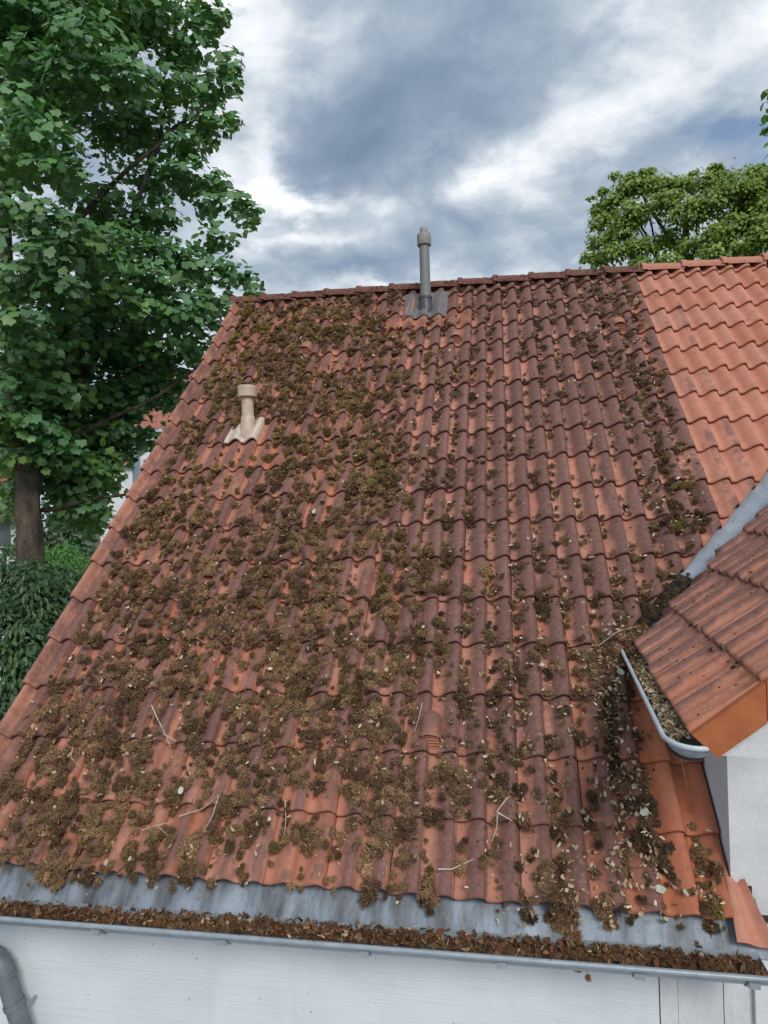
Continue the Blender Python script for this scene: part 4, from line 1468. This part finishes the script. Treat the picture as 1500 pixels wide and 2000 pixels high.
flake(.717, .395, .017, 'round pale flake on the second tile row from the eave beside the orange tiles', .03, 1)
flake(.735, .085, .017, 'round white flake low on the last purple tile near the eave', .012, 2)
flake(.710, 1.125, .017, 'pale half round flake on the heap beside the dormer gutter', .05, 3)
flake(-1.58, .385, .016, 'white flake on the mossy left part of the lowest rows', .05, 4)
flake(-1.24, 2.42, .016, 'small grey white flake in the moss left of the roof centre', .045, 5)
MAPLE_PADS = [
    (-4.70, 3.65, 7.30, 0.48),
    (-5.19, 3.53, 7.41, 0.46),
    (-4.35, 4.01, 7.75, 0.45),
    (-4.01, 4.57, 8.04, 0.40),
    (-3.60, 5.00, 8.33, 0.34),
    (-3.31, 4.91, 8.15, 0.19),
    (-3.48, 4.95, 7.97, 0.17),
    (-4.12, 3.45, 6.75, 0.48),
    (-4.73, 3.26, 6.63, 0.37),
    (-3.85, 3.62, 6.54, 0.39),
    (-4.31, 3.44, 6.47, 0.36),
    (-3.78, 4.91, 7.73, 0.34),
    (-3.40, 5.31, 7.80, 0.27),
    (-3.87, 4.64, 7.11, 0.37),
    (-3.31, 5.34, 7.51, 0.18),
    (-3.61, 5.11, 7.36, 0.31),
    (-3.57, 5.01, 6.83, 0.34),
    (-3.32, 5.34, 7.06, 0.15),
    (-3.81, 4.90, 6.53, 0.27),
    (-4.66, 2.93, 5.88, 0.35),
    (-4.38, 3.02, 5.58, 0.35),
    (-4.26, 3.11, 5.32, 0.26),
    (-4.67, 2.92, 5.40, 0.32),
    (-4.54, 5.19, 7.06, 0.51),
    (-5.03, 5.12, 7.02, 0.52),
    (-4.44, 5.24, 6.31, 0.36),
    (-3.86, 4.98, 6.18, 0.35),
    (-3.44, 5.07, 6.11, 0.22),
    (-3.57, 5.01, 5.83, 0.23),
    (-3.17, 5.08, 5.81, 0.22),
    (-2.93, 5.07, 5.70, 0.13),
    (-3.05, 5.02, 5.54, 0.12),
    (-4.26, 4.89, 5.65, 0.38),
    (-5.00, 4.91, 5.81, 0.58),
    (-4.60, 2.97, 4.85, 0.35),
    (-4.32, 3.06, 4.72, 0.32),
    (-4.05, 3.13, 4.54, 0.34),
    (-4.44, 2.97, 4.36, 0.35),
    (-4.14, 3.56, 4.55, 0.30),
    (-4.22, 4.21, 4.98, 0.39),
    (-3.91, 4.62, 5.04, 0.30),
    (-3.53, 5.14, 5.38, 0.28),
    (-3.66, 4.86, 4.92, 0.34),
    (-3.98, 4.35, 4.58, 0.42),
    (-3.32, 5.12, 4.91, 0.24),
    (-3.12, 5.32, 4.93, 0.17),
    (-3.06, 5.34, 4.72, 0.14),
    (-3.52, 4.92, 4.47, 0.34),
    (-3.77, 4.58, 4.25, 0.40),
    (-4.19, 4.35, 4.22, 0.40),
    (-4.36, 3.89, 4.28, 0.41),
    (-4.43, 3.11, 4.14, 0.35),
    (-4.69, 2.91, 4.15, 0.35),
    (-4.61, 2.84, 3.71, 0.32),
    (-4.68, 3.17, 3.54, 0.24),
    (-4.83, 3.81, 4.11, 0.39),
    (-3.54, 5.25, 4.29, 0.21),
    (-3.83, 5.22, 3.97, 0.28),
    (-4.18, 4.93, 3.86, 0.42),
    (-4.72, 4.85, 3.94, 0.43),
    (-5.30, 4.95, 4.01, 0.52),
    (-5.82, 4.81, 3.67, 0.46),
    (-6.01, 4.40, 3.67, 0.45),
    (-4.27, 5.34, 3.61, 0.29),
    (-4.71, 5.32, 3.67, 0.30),
    (-5.21, 5.13, 3.42, 0.45),
    (-5.40, 4.63, 3.21, 0.51),
    (-5.70, 4.27, 2.98, 0.43),
    (-5.47, 4.33, 2.66, 0.43),
    (-5.21, 4.88, 2.84, 0.37),
    (-5.25, 4.61, 2.41, 0.43),
    (-5.12, 4.95, 2.36, 0.29),
    (-5.63, 4.71, 2.17, 0.30),
    (-5.30, 4.70, 1.89, 0.33),
    (-5.18, 4.91, 1.82, 0.22),
    (-5.00, 5.38, 2.95, 0.19),
    (-6.01, 4.28, 2.55, 0.29),
    (-5.99, 4.42, 2.17, 0.30),
    (-5.33, 4.05, 7.94, 0.48),
    (-4.95, 4.21, 8.25, 0.55),
    (-4.42, 4.68, 8.52, 0.48),
    (-5.45, 3.84, 7.25, 0.41),
    (-5.19, 4.29, 7.01, 0.49),
    (-5.45, 3.83, 6.82, 0.41),
    (-4.63, 4.90, 8.19, 0.43),
    (-4.13, 5.18, 8.18, 0.36),
    (-5.38, 3.63, 5.81, 0.33),
    (-5.35, 3.65, 7.64, 0.40),
    (-5.04, 3.77, 7.98, 0.46),
    (-4.94, 5.18, 3.27, 0.37),
    (-5.03, 5.48, 2.75, 0.20),
    (-5.11, 4.95, 2.53, 0.29),
    (-5.32, 4.69, 2.22, 0.36),
    (-5.50, 4.55, 2.52, 0.40),
    (-4.42, 5.48, 3.36, 0.21),
    (-4.88, 5.10, 3.46, 0.37),
    (-4.60, 5.38, 3.53, 0.30),
    (-5.13, 3.58, 3.67, 0.39),
    (-5.17, 3.54, 3.20, 0.39),
    (-5.16, 3.68, 2.79, 0.40),
    (-5.27, 3.72, 2.45, 0.28),
    (-5.00, 3.93, 2.60, 0.33),
    (-5.29, 3.44, 2.85, 0.33),
    (-4.88, 5.45, 2.95, 0.24),
    (-4.68, 5.57, 2.87, 0.17),
    (-4.97, 4.92, 2.90, 0.29),
    (-5.05, 3.89, 3.20, 0.40),
    (-6.08, 4.34, 1.98, 0.19),
    (-5.97, 4.70, 3.26, 0.53),
    (-5.48, 4.94, 2.86, 0.53),
    (-5.10, 5.31, 3.30, 0.38),
    (-4.76, 5.29, 3.98, 0.52),
    (-5.19, 4.90, 4.26, 0.59),
    (-5.98, 4.69, 2.72, 0.38),
    (-5.20, 5.25, 2.67, 0.23),
    (-5.03, 4.16, 3.80, 0.41),
    (-5.28, 5.08, 2.17, 0.30),
    (-5.63, 4.70, 1.77, 0.15),
    (-5.85, 4.15, 3.23, 0.36),
]
LINDEN_PADS = [
    (3.87, 21.75, 11.99, 0.51),
    (3.79, 22.27, 12.79, 0.32),
    (4.23, 21.69, 12.66, 0.48),
    (4.75, 21.60, 13.02, 0.51),
    (5.31, 21.79, 13.23, 0.48),
    (4.39, 21.26, 11.36, 0.55),
    (5.73, 21.39, 12.89, 0.51),
    (3.68, 21.78, 11.28, 0.45),
    (4.81, 21.18, 11.82, 0.63),
    (5.76, 20.87, 12.11, 0.59),
    (6.44, 21.53, 12.87, 0.45),
    (3.25, 21.33, 10.69, 0.28),
    (4.10, 21.21, 10.65, 0.53),
    (4.93, 21.06, 10.69, 0.53),
    (6.36, 20.73, 11.45, 0.70),
    (5.97, 21.95, 11.12, 0.55),
    (7.12, 21.03, 12.64, 0.51),
    (7.57, 20.90, 12.69, 0.45),
    (7.11, 20.52, 11.62, 0.70),
    (7.83, 20.29, 11.94, 0.65),
    (8.36, 20.64, 12.64, 0.41),
    (8.69, 20.52, 12.28, 0.48),
    (8.27, 21.20, 11.45, 0.65),
    (8.67, 20.53, 11.45, 0.64),
    (7.08, 20.00, 10.39, 0.55),
    (7.48, 19.35, 10.24, 0.54),
    (7.92, 18.89, 10.31, 0.44),
    (6.48, 20.69, 10.39, 0.47),
    (6.92, 19.53, 9.72, 0.51),
    (7.67, 19.08, 9.63, 0.53),
    (8.09, 18.61, 9.71, 0.53),
    (9.34, 20.27, 11.42, 0.72),
    (9.62, 20.16, 12.16, 0.64),
    (8.95, 19.35, 10.25, 0.61),
    (3.80, 22.77, 10.99, 0.33),
    (8.63, 20.75, 12.83, 0.16),
    (3.14, 21.85, 10.77, 0.16),
    (9.96, 20.02, 10.91, 0.72),
    (5.59, 20.40, 9.93, 0.40),
    (4.91, 21.06, 10.16, 0.41),
    (3.60, 21.79, 12.47, 0.18),
    (4.00, 21.73, 12.44, 0.14),
    (3.45, 22.31, 13.22, 0.11),
    (3.61, 22.29, 13.24, 0.12),
    (4.59, 21.63, 12.97, 0.19),
    (3.89, 21.75, 13.17, 0.22),
    (4.79, 21.59, 13.53, 0.21),
    (4.30, 21.68, 13.64, 0.20),
    (5.12, 21.83, 13.45, 0.22),
    (5.30, 21.80, 13.71, 0.22),
    (4.65, 21.21, 11.96, 0.19),
    (4.75, 21.19, 11.71, 0.26),
    (6.12, 21.30, 13.02, 0.15),
    (5.46, 21.46, 13.57, 0.19),
    (4.99, 21.15, 12.17, 0.24),
    (4.68, 21.21, 12.26, 0.25),
    (5.88, 20.85, 12.76, 0.25),
    (6.28, 20.75, 12.64, 0.29),
    (6.59, 21.49, 13.05, 0.21),
    (6.85, 21.42, 13.28, 0.18),
    (6.66, 20.64, 11.75, 0.32),
    (6.47, 20.70, 11.84, 0.20),
    (7.47, 20.93, 13.15, 0.15),
    (7.42, 20.94, 12.91, 0.15),
    (7.41, 20.95, 13.18, 0.20),
    (7.21, 21.01, 13.18, 0.12),
    (7.40, 20.43, 11.98, 0.32),
    (7.74, 20.32, 11.99, 0.34),
    (7.62, 20.36, 12.25, 0.26),
    (7.28, 20.46, 12.41, 0.23),
    (8.44, 20.61, 12.80, 0.11),
    (8.62, 20.54, 12.80, 0.20),
    (9.02, 20.40, 12.49, 0.18),
    (8.72, 20.51, 12.69, 0.19),
    (8.35, 21.17, 11.98, 0.31),
    (8.29, 21.19, 11.89, 0.28),
    (8.39, 20.63, 11.89, 0.31),
    (8.71, 20.51, 11.94, 0.17),
    (7.01, 20.02, 10.86, 0.15),
    (7.21, 19.96, 10.84, 0.15),
    (7.62, 19.31, 10.60, 0.22),
    (7.35, 19.39, 10.77, 0.23),
    (7.55, 19.01, 10.57, 0.18),
    (8.27, 18.76, 10.45, 0.16),
    (8.18, 18.58, 10.00, 0.18),
    (7.93, 18.67, 10.09, 0.21),
    (9.11, 20.36, 11.94, 0.31),
    (8.79, 20.48, 12.15, 0.31),
    (9.43, 20.24, 12.54, 0.28),
    (9.36, 20.27, 12.54, 0.23),
    (9.15, 19.27, 10.43, 0.21),
    (8.80, 19.41, 10.90, 0.22),
    (8.73, 20.72, 12.88, 0.05),
    (8.68, 20.74, 12.99, 0.06),
    (9.66, 20.14, 11.29, 0.28),
    (9.63, 20.15, 11.70, 0.32),
]
BUSH_PADS = [
    (-4.09, 2.10, 1.05, 0.23),
    (-4.03, 2.15, 1.17, 0.18),
    (-3.94, 2.22, 1.12, 0.18),
    (-3.70, 1.78, 0.59, 0.21),
    (-3.91, 1.86, 0.82, 0.22),
    (-3.52, 1.79, 0.47, 0.16),
    (-3.77, 2.48, 0.99, 0.15),
    (-3.88, 2.02, 0.97, 0.20),
    (-3.64, 2.08, 0.65, 0.15),
    (-3.91, 2.25, 0.98, 0.20),
    (-3.90, 2.51, 1.06, 0.18),
    (-3.82, 1.94, 0.81, 0.22),
    (-3.73, 2.13, 0.82, 0.17),
    (-3.87, 1.76, 0.63, 0.22),
    (-3.67, 1.80, 0.54, 0.19),
    (-3.72, 1.63, 0.42, 0.19),
    (-4.28, 2.20, 1.31, 0.13),
    (-3.94, 2.72, 1.16, 0.14),
    (-4.15, 2.57, 1.15, 0.16),
    (-4.32, 2.43, 1.14, 0.16),
    (-4.14, 1.80, 1.00, 0.25),
    (-4.01, 1.64, 0.62, 0.24),
    (-4.34, 2.28, 1.49, 0.07),
    (-4.37, 2.64, 1.27, 0.17),
    (-4.29, 2.97, 1.19, 0.14),
    (-4.43, 2.08, 1.32, 0.16),
    (-3.80, 1.56, 0.24, 0.19),
    (-3.93, 1.45, 0.27, 0.23),
    (-3.76, 2.11, 0.56, 0.15),
]
HEDGE_PADS = [
    (-10.26, 10.48, 0.88, 0.24),
    (-10.13, 10.58, 1.11, 0.13),
    (-9.92, 10.74, 1.03, 0.26),
    (-9.75, 10.86, 0.85, 0.21),
    (-10.06, 10.64, 0.69, 0.29),
    (-9.84, 10.79, 0.55, 0.26),
    (-10.23, 10.51, 0.58, 0.26),
    (-10.30, 10.45, 1.12, 0.13),
]
EDGE_PADS = [
    (3.34, 5.44, 6.35, 0.17),
    (3.42, 5.41, 6.11, 0.18),
    (3.30, 5.45, 6.12, 0.06),
    (3.57, 5.35, 6.35, 0.28),
    (3.29, 5.46, 6.55, 0.06),
    (3.82, 5.46, 6.15, 0.36),
    (3.60, 5.33, 5.81, 0.28),
]
SHRUB_PADS = [
    (-11.34, 11.54, 1.71, 0.57),
    (-10.99, 11.82, 1.56, 0.57),
    (-10.61, 12.09, 1.48, 0.55),
    (-10.27, 12.33, 1.67, 0.43),
    (-11.44, 11.46, 1.08, 0.57),
    (-11.06, 11.89, 0.92, 0.72),
    (-10.58, 12.23, 0.89, 0.52),
    (-11.22, 11.00, 0.61, 0.70),
    (-10.97, 11.95, 0.40, 0.72),
]

# ================================================================ trees and shrubs
def maple_leaf():
    ang = [90, 68, 52, 38, 20, -12, -35, -90, -145, -168, 160, 142, 128, 112]
    rr = [.95, .72, .74, .92, .70, .80, .62, .30, .62, .80, .70, .92, .74, .72]
    V = [(0, 0, 0)] + [(r*math.cos(rad(a)), r*math.sin(rad(a)), -.16*r*r + .10*abs(math.cos(rad(a)))*r) for a, r in zip(ang, rr)]
    F = [(0, i, i % 14 + 1) for i in range(1, 15)]
    F = [(0, b, a) for (_, a, b) in F]
    return np.array(V)*.5, np.array(F)


def oval_leaf(w=.30):
    V = [(0, -.5, 0), (w*.8, -.15, .06), (w*.75, .2, .05), (0, .55, -.08), (-w*.75, .2, .05), (-w*.8, -.15, .06), (0, 0, -.02)]
    F = [(6, 0, 1), (6, 1, 2), (6, 2, 3), (6, 3, 4), (6, 4, 5), (6, 5, 0)]
    return np.array(V, float), np.array(F)


def crown_points(pads, dens, leaf, shell_bias=.6, flat=.8, droop=.5, jitr=.12):
    """leaf positions and blade normals spread through many overlapping foliage sprays"""
    P, N, D = [], [], []
    for x, y, z, r in pads:
        n = max(6, int(dens*(r/leaf)**2))
        d = rng.normal(size=(n, 3)); d /= np.linalg.norm(d, axis=1, keepdims=True)
        rr = rng.uniform(0, 1, n)**(1/3.0)
        rr = np.where(rng.random(n) < shell_bias, rng.uniform(.78, 1.08, n), rr)
        d2 = d.copy(); d2[:, 2] = np.where(d2[:, 2] < -.25, -d2[:, 2]*.6, d2[:, 2])
        p = d2*rr[:, None]*r*np.array([1, 1, flat]) + rng.normal(0, jitr*r, (n, 3))
        P.append(p + np.array([x, y, z]))
        nn = d2*.8 + np.array([.05, -.30, .50]) + rng.normal(0, .36, (n, 3))
        N.append(nn)
        D.append(d2 + np.array([0, 0, -droop]) + rng.normal(0, .3, (n, 3)))
    return np.concatenate(P), np.concatenate(N), np.concatenate(D)


def leaf_frames(N, D):
    """third axis = blade normal, second axis = towards the tip"""
    Z = N/np.linalg.norm(N, axis=1, keepdims=True)
    Y = D - Z*np.sum(D*Z, axis=1, keepdims=True)
    Y /= np.linalg.norm(Y, axis=1, keepdims=True) + 1e-9
    X = np.cross(Y, Z)
    return np.stack([X, Y, Z], axis=2)


def leaf_mesh(name, base, P, R, S, tint, mat):
    V, F, C = scatter(base[0], base[1], P, R, S, tint)
    return mesh_np(name, V, [F], MAT[mat], smooth=False, colors=C)


def limb(mb, pts, r0, r1, n=9):
    pts = np.array(pts, float)
    # resample with a little sway
    out = [pts[0]]
    for a_, b_ in zip(pts[:-1], pts[1:]):
        for f_ in (.33, .66, 1.0):
            out.append(a_ + (b_-a_)*f_ + rng.normal(0, .02*np.linalg.norm(b_-a_), 3)*(f_ < 1))
    mb.tube(np.array(out), list(np.linspace(r0, r1, len(out))), n)


# ---------------------------------------------------------------- the big maple
maple = empty('maple_tree', (-5.51, 4.04, GROUND_Z), 'large dark green maple tree rising left of the roof', 'tree')
tr = MB()
limb(tr, [(-5.5, 4.04, GROUND_Z-.1), (-5.52, 4.04, .2), (-5.5, 4.05, 1.65)], .26, .145, 14)
limb(tr, [(-5.5, 4.05, 1.62), (-5.55, 4.05, 2.6), (-5.62, 4.0, 3.7), (-5.70, 3.98, 5.0), (-5.62, 4.1, 6.9), (-5.4, 4.3, 9.0)], .143, .05, 12)
bole = tr.mesh('trunk', MAT['bark']); smooth_by_angle(bole, 60)
link('trunk', bole, maple)
for pts, r0 in (([(-5.52, 4.05, 2.1), (-5.30, 4.5, 3.0), (-5.0, 4.7, 4.2), (-4.6, 4.9, 5.6), (-4.1, 5.0, 7.2)], .07),
                ([(-5.6, 4.0, 3.4), (-5.0, 4.3, 4.3), (-4.4, 4.7, 4.9), (-3.7, 5.1, 5.3)], .05),
                ([(-5.65, 4.0, 4.6), (-4.9, 4.4, 5.6), (-4.2, 4.9, 6.6), (-3.5, 5.2, 7.3)], .045),
                ([(-5.55, 4.05, 2.5), (-4.9, 4.6, 3.0), (-4.3, 5.0, 3.4), (-3.6, 5.2, 3.9)], .04),
                ([(-5.62, 4.0, 3.8), (-5.4, 3.2, 4.6), (-5.0, 2.6, 5.2)], .06),
                ([(-5.55, 4.05, 2.6), (-5.3, 3.3, 3.0), (-5.2, 2.9, 3.4)], .05),
                ([(-5.52, 4.05, 1.9), (-4.8, 4.9, 2.1), (-4.4, 5.4, 2.2)], .028)):
    q = MB(); limb(q, pts, r0, r0*.3, 8)
    part('limb', q, MAT['bark'], maple, 60)
ML = maple_leaf()
P, N, D = crown_points(MAPLE_PADS, 20.0, .150, .62, .80, .9)
# a loose inner filling
nf = 17000
ax = rng.uniform(0, 1, (nf, 3))
mp = np.array(MAPLE_PADS)
pick = rng.choice(len(mp), nf, p=mp[:, 3]**2/np.sum(mp[:, 3]**2))
away = mp[pick, :3] - CAM_LOC; away /= np.linalg.norm(away, axis=1, keepdims=True)
Pf = mp[pick, :3] + rng.normal(0, .34, (nf, 3))*mp[pick, 3:4] + away*rng.uniform(.25, 1.5, (nf, 1)) - np.array([0, 0, .06])
P = np.concatenate([P, Pf]); N = np.concatenate([N, rng.normal(0, .5, (nf, 3)) + np.array([.2, -.5, .6])]); D = np.concatenate([D, rng.normal(0, .5, (nf, 3)) + np.array([0, 0, -.6])])
# leave the view to the houses and the lower trunk open, as pruned
az_ = np.degrees(np.arctan2(P[:, 0]-CAM_LOC[0], P[:, 1]-CAM_LOC[1])); el_ = np.degrees(np.arctan2(P[:, 2]-CAM_LOC[2], np.hypot(P[:, 0]-CAM_LOC[0], P[:, 1]-CAM_LOC[1])))
n = len(P)
R = leaf_frames(N, D)
S = rng.uniform(.090, .175, n)
tone = fbm(P[:, 0]*.9+P[:, 2]*.5, P[:, 1]*.9+P[:, 2]*.6, 51, 3)
T = np.array([.066, .155, .046])[None] + (np.array([.120, .215, .048])-np.array([.066, .155, .046]))[None]*sstep(tone, .45, .75)[:, None]
T = T + (np.array([.070, .160, .068])[None]-T)*(rng.random((n, 1)) < .35)
T = T*rng.uniform(.85, 1.4, (n, 1))
# the three hundred leaves nearest the camera are separate
dist = np.linalg.norm(P - CAM_LOC, axis=1)
vis = (az_ > -40) & (az_ < -15) & (el_ < 34) & (el_ > -3)
order = np.argsort(np.where(vis, dist, 1e9))
sel = order[:300]
mask = np.ones(n, bool); mask[sel] = False
lm = []
for t_ in ((.070, .150, .060), (.058, .135, .050), (.085, .165, .040), (.060, .130, .066)):
    me = mesh_np('leaf', ML[0], [ML[1]], MAT['leaf'], colors=np.tile(np.array(t_), (len(ML[0]), 1)))
    lm.append(me)
for j in sel:
    M = Matrix.Translation(P[j]) @ Matrix(R[j].tolist()).to_4x4() @ Matrix.Scale(float(S[j]), 4)
    link('leaf', lm[j % 4], maple, M)
tag(link('crown', leaf_mesh('crown', ML, P[mask], R[mask], S[mask], T[mask], 'leaf'), maple), kind='stuff')

# ---------------------------------------------------------------- round tree behind the ridge
OL = oval_leaf(.42)


def leafy_tree(name, label, foot, pads, dens, leaf, base, cols, mat, trunk_r, top, limbs=8, sb=.6, flat=.8, group=None, droop=.4, cat='tree'):
    t = empty(name, foot, label, cat, group)
    q = MB()
    limb(q, [foot, (foot[0]*.5+top[0]*.5, foot[1]*.5+top[1]*.5, foot[2]*.45+top[2]*.55), top], trunk_r, trunk_r*.35, 10)
    part('trunk', q, MAT['bark'], t, 60)
    q = MB()
    sel_ = rng.choice(len(pads), min(limbs, len(pads)), replace=False)
    for s_ in sel_:
        px = pads[s_]
        f_ = rng.uniform(.45, .95)
        st = np.array(foot) + (np.array(top)-np.array(foot))*f_
        limb(q, [st, st*.5+np.array(px[:3])*.5+(0, 0, -.1*abs(px[3])), px[:3]], trunk_r*.30, trunk_r*.06, 6)
    part('limbs', q, MAT['bark'], t, 60)
    P, N, D = crown_points(pads, dens, leaf, sb, flat, droop, .20)
    n = len(P)
    R = leaf_frames(N, D)
    T = np.array(cols)[rng.integers(0, len(cols), n)]*rng.uniform(.75, 1.25, (n, 1))
    tag(link('crown', leaf_mesh('crown', base, P, R, rng.uniform(.75, 1.3, n)*leaf, T, mat), t), kind='stuff')
    return t


leafy_tree('round_tree', 'bright green round tree top behind the right end of the ridge', (6.6, 21.6, GROUND_Z), LINDEN_PADS, 30, .125, OL,
           [(.160, .225, .034), (.125, .190, .034), (.185, .240, .036), (.085, .145, .030)], 'linden', .32, (6.6, 21.7, 11.6), 14, .7, .75)
leafy_tree('leafy_tree', 'green tree reaching in at the right edge above the ridge', (5.4, 6.6, GROUND_Z), EDGE_PADS + [(5.0, 6.6, 7.2, .8), (5.6, 6.9, 6.4, .9)], 7, .12, OL,
           [(.06, .13, .03), (.08, .15, .03)], 'linden', .16, (5.3, 6.6, 7.4), 6)
EL = oval_leaf(.24)
leafy_tree('elder_bush', 'dark green bush with narrow leaves under the maple at the left', (-4.3, 2.4, GROUND_Z), BUSH_PADS, 30, .064, EL,
           [(.026, .066, .024), (.036, .083, .028), (.024, .06, .026), (.055, .11, .034)], 'shrub', .07, (-4.3, 2.4, .6), 12, .6, .8, droop=1.0, cat='bush')
FE = oval_leaf(.16)
t = leafy_tree('conifer_hedge', 'feathery bright green hedge seen between the maple trunk and the roof', (-9.8, 11.0, GROUND_Z), HEDGE_PADS + [(x, y+.2, z-.7, .55) for x, y, z, r in HEDGE_PADS] , 22, .085, FE,
           [(.085, .21, .05), (.07, .185, .052), (.10, .23, .045)], 'linden', .06, (-9.8, 11.1, .6), 6, .6, 1.3, droop=-1.2, cat='hedge')

leafy_tree('garden_shrub', 'tall dark shrubs far behind the maple trunk and the bright hedge', (-11.5, 14.2, GROUND_Z), SHRUB_PADS, 9, .16, OL,
           [(.03, .07, .025), (.04, .085, .03)], 'shrub', .09, (-11.5, 14.2, .8), 6, .5, .9, cat='shrub')
# ---------------------------------------------------------------- neighbouring houses glimpsed through the leaves
h2 = empty('neighbour_house', (-14.6, 25.0, GROUND_Z), 'distant white house with red tiled roofs seen between the maple and the roof edge', 'house')
ax_ = np.array([math.cos(rad(28)), math.sin(rad(28)), 0]); ay_ = np.array([-ax_[1], ax_[0], 0])
B0 = np.array([-14.43, 20.94, 0])
W = lambda a_, b_, z: B0 + ax_*a_ + ay_*b_ + np.array([0, 0, z])


def hbox(q, a0, a1, b0, b1, z0, z1):
    q.hexa([W(a0, b0, z0), W(a1, b0, z0), W(a1, b1, z0), W(a0, b1, z0), W(a0, b0, z1), W(a1, b0, z1), W(a1, b1, z1), W(a0, b1, z1)])


q = MB(); hbox(q, -1.2, .02, -.02, 6, GROUND_Z, 4.08); hbox(q, .32, 6, .02, 6, GROUND_Z, 5.4); part('wall', q, MAT['white'], h2)
q = MB(); hbox(q, .02, .32, -.0, 5.9, GROUND_Z, 5.0); part('cladding', q, MAT['slate'], h2)


def tiled(q, a0, a1, b0, z0, b1, z1, rows=7, waves=16):
    for r_ in range(rows):
        f0, f1 = r_/rows, (r_+1.12)/rows
        A_ = np.linspace(a0, a1, waves*4+1)
        G = [[W(a_, b0+(b1-b0)*f_, z0+(z1-z0)*f_ + .035*math.sin((a_-a0)/(a1-a0)*waves*2*math.pi) + d_) for a_ in A_] for f_, d_ in ((f0, .0), (f0, .07), (f1, .01))]
        q.grid(np.array(G))


q = MB(); tiled(q, -1.3, .06, -.35, 4.05, 1.2, 4.75, 4, 9); part('lower_roof', q, MAT['redroof'], h2)
q = MB(); tiled(q, -.6, 6.5, -.4, 5.45, 3.2, 8.6, 10, 30); part('upper_roof', q, MAT['redroof'], h2)
for (a0, z0, a1, z1) in ((.36, 3.15, .95, 4.35), (1.3, 3.15, 1.9, 4.35)):
    b_ = .0 if a0 > 0 else -.03
    fr_ = MB()
    for (u0, u1, w0, w1) in ((a0, a1, z0, z0+.09), (a0, a1, z1-.09, z1), (a0, a0+.09, z0+.09, z1-.09), (a1-.09, a1, z0+.09, z1-.09)):
        hbox(fr_, u0, u1, b_-.05, b_+.03, w0, w1)
    f_ = part('window', fr_, MAT['board'], h2)
    g_ = MB(); hbox(g_, a0+.09, a1-.09, b_-.02, b_+.015, z0+.09, z1-.09)
    part('pane', g_, MAT['glass'], f_)

h1 = empty('neighbour_house', (-14.5, 13.5, GROUND_Z), 'white house wall with a white framed window left of the maple trunk', 'house')
B0 = np.array([-12.93, 12.18, 0])
ax_ = np.array([math.cos(rad(40)), math.sin(rad(40)), 0]); ay_ = np.array([-ax_[1], ax_[0], 0])
q = MB(); hbox(q, -6, .50, 0, 6, GROUND_Z, 2.05); part('wall', q, MAT['white'], h1)
q = MB(); tiled(q, -6.3, .7, -.45, 1.98, 3.2, 5.0, 9, 40); part('roof', q, MAT['redroof'], h1)
fr_ = MB()
for (u0, u1, w0, w1) in ((-1.4, .36, 1.12, 1.22), (-1.4, .36, 1.85, 1.93), (-1.4, -1.3, 1.22, 1.85), (.26, .36, 1.22, 1.85)):
    hbox(fr_, u0, u1, -.05, .03, w0, w1)
hbox(fr_, -1.5, .44, -.12, .02, 1.05, 1.115)
f_ = part('window', fr_, MAT['board'], h1)
g_ = MB(); hbox(g_, -1.3, .26, -.02, .015, 1.22, 1.85); part('pane', g_, MAT['glass'], f_)
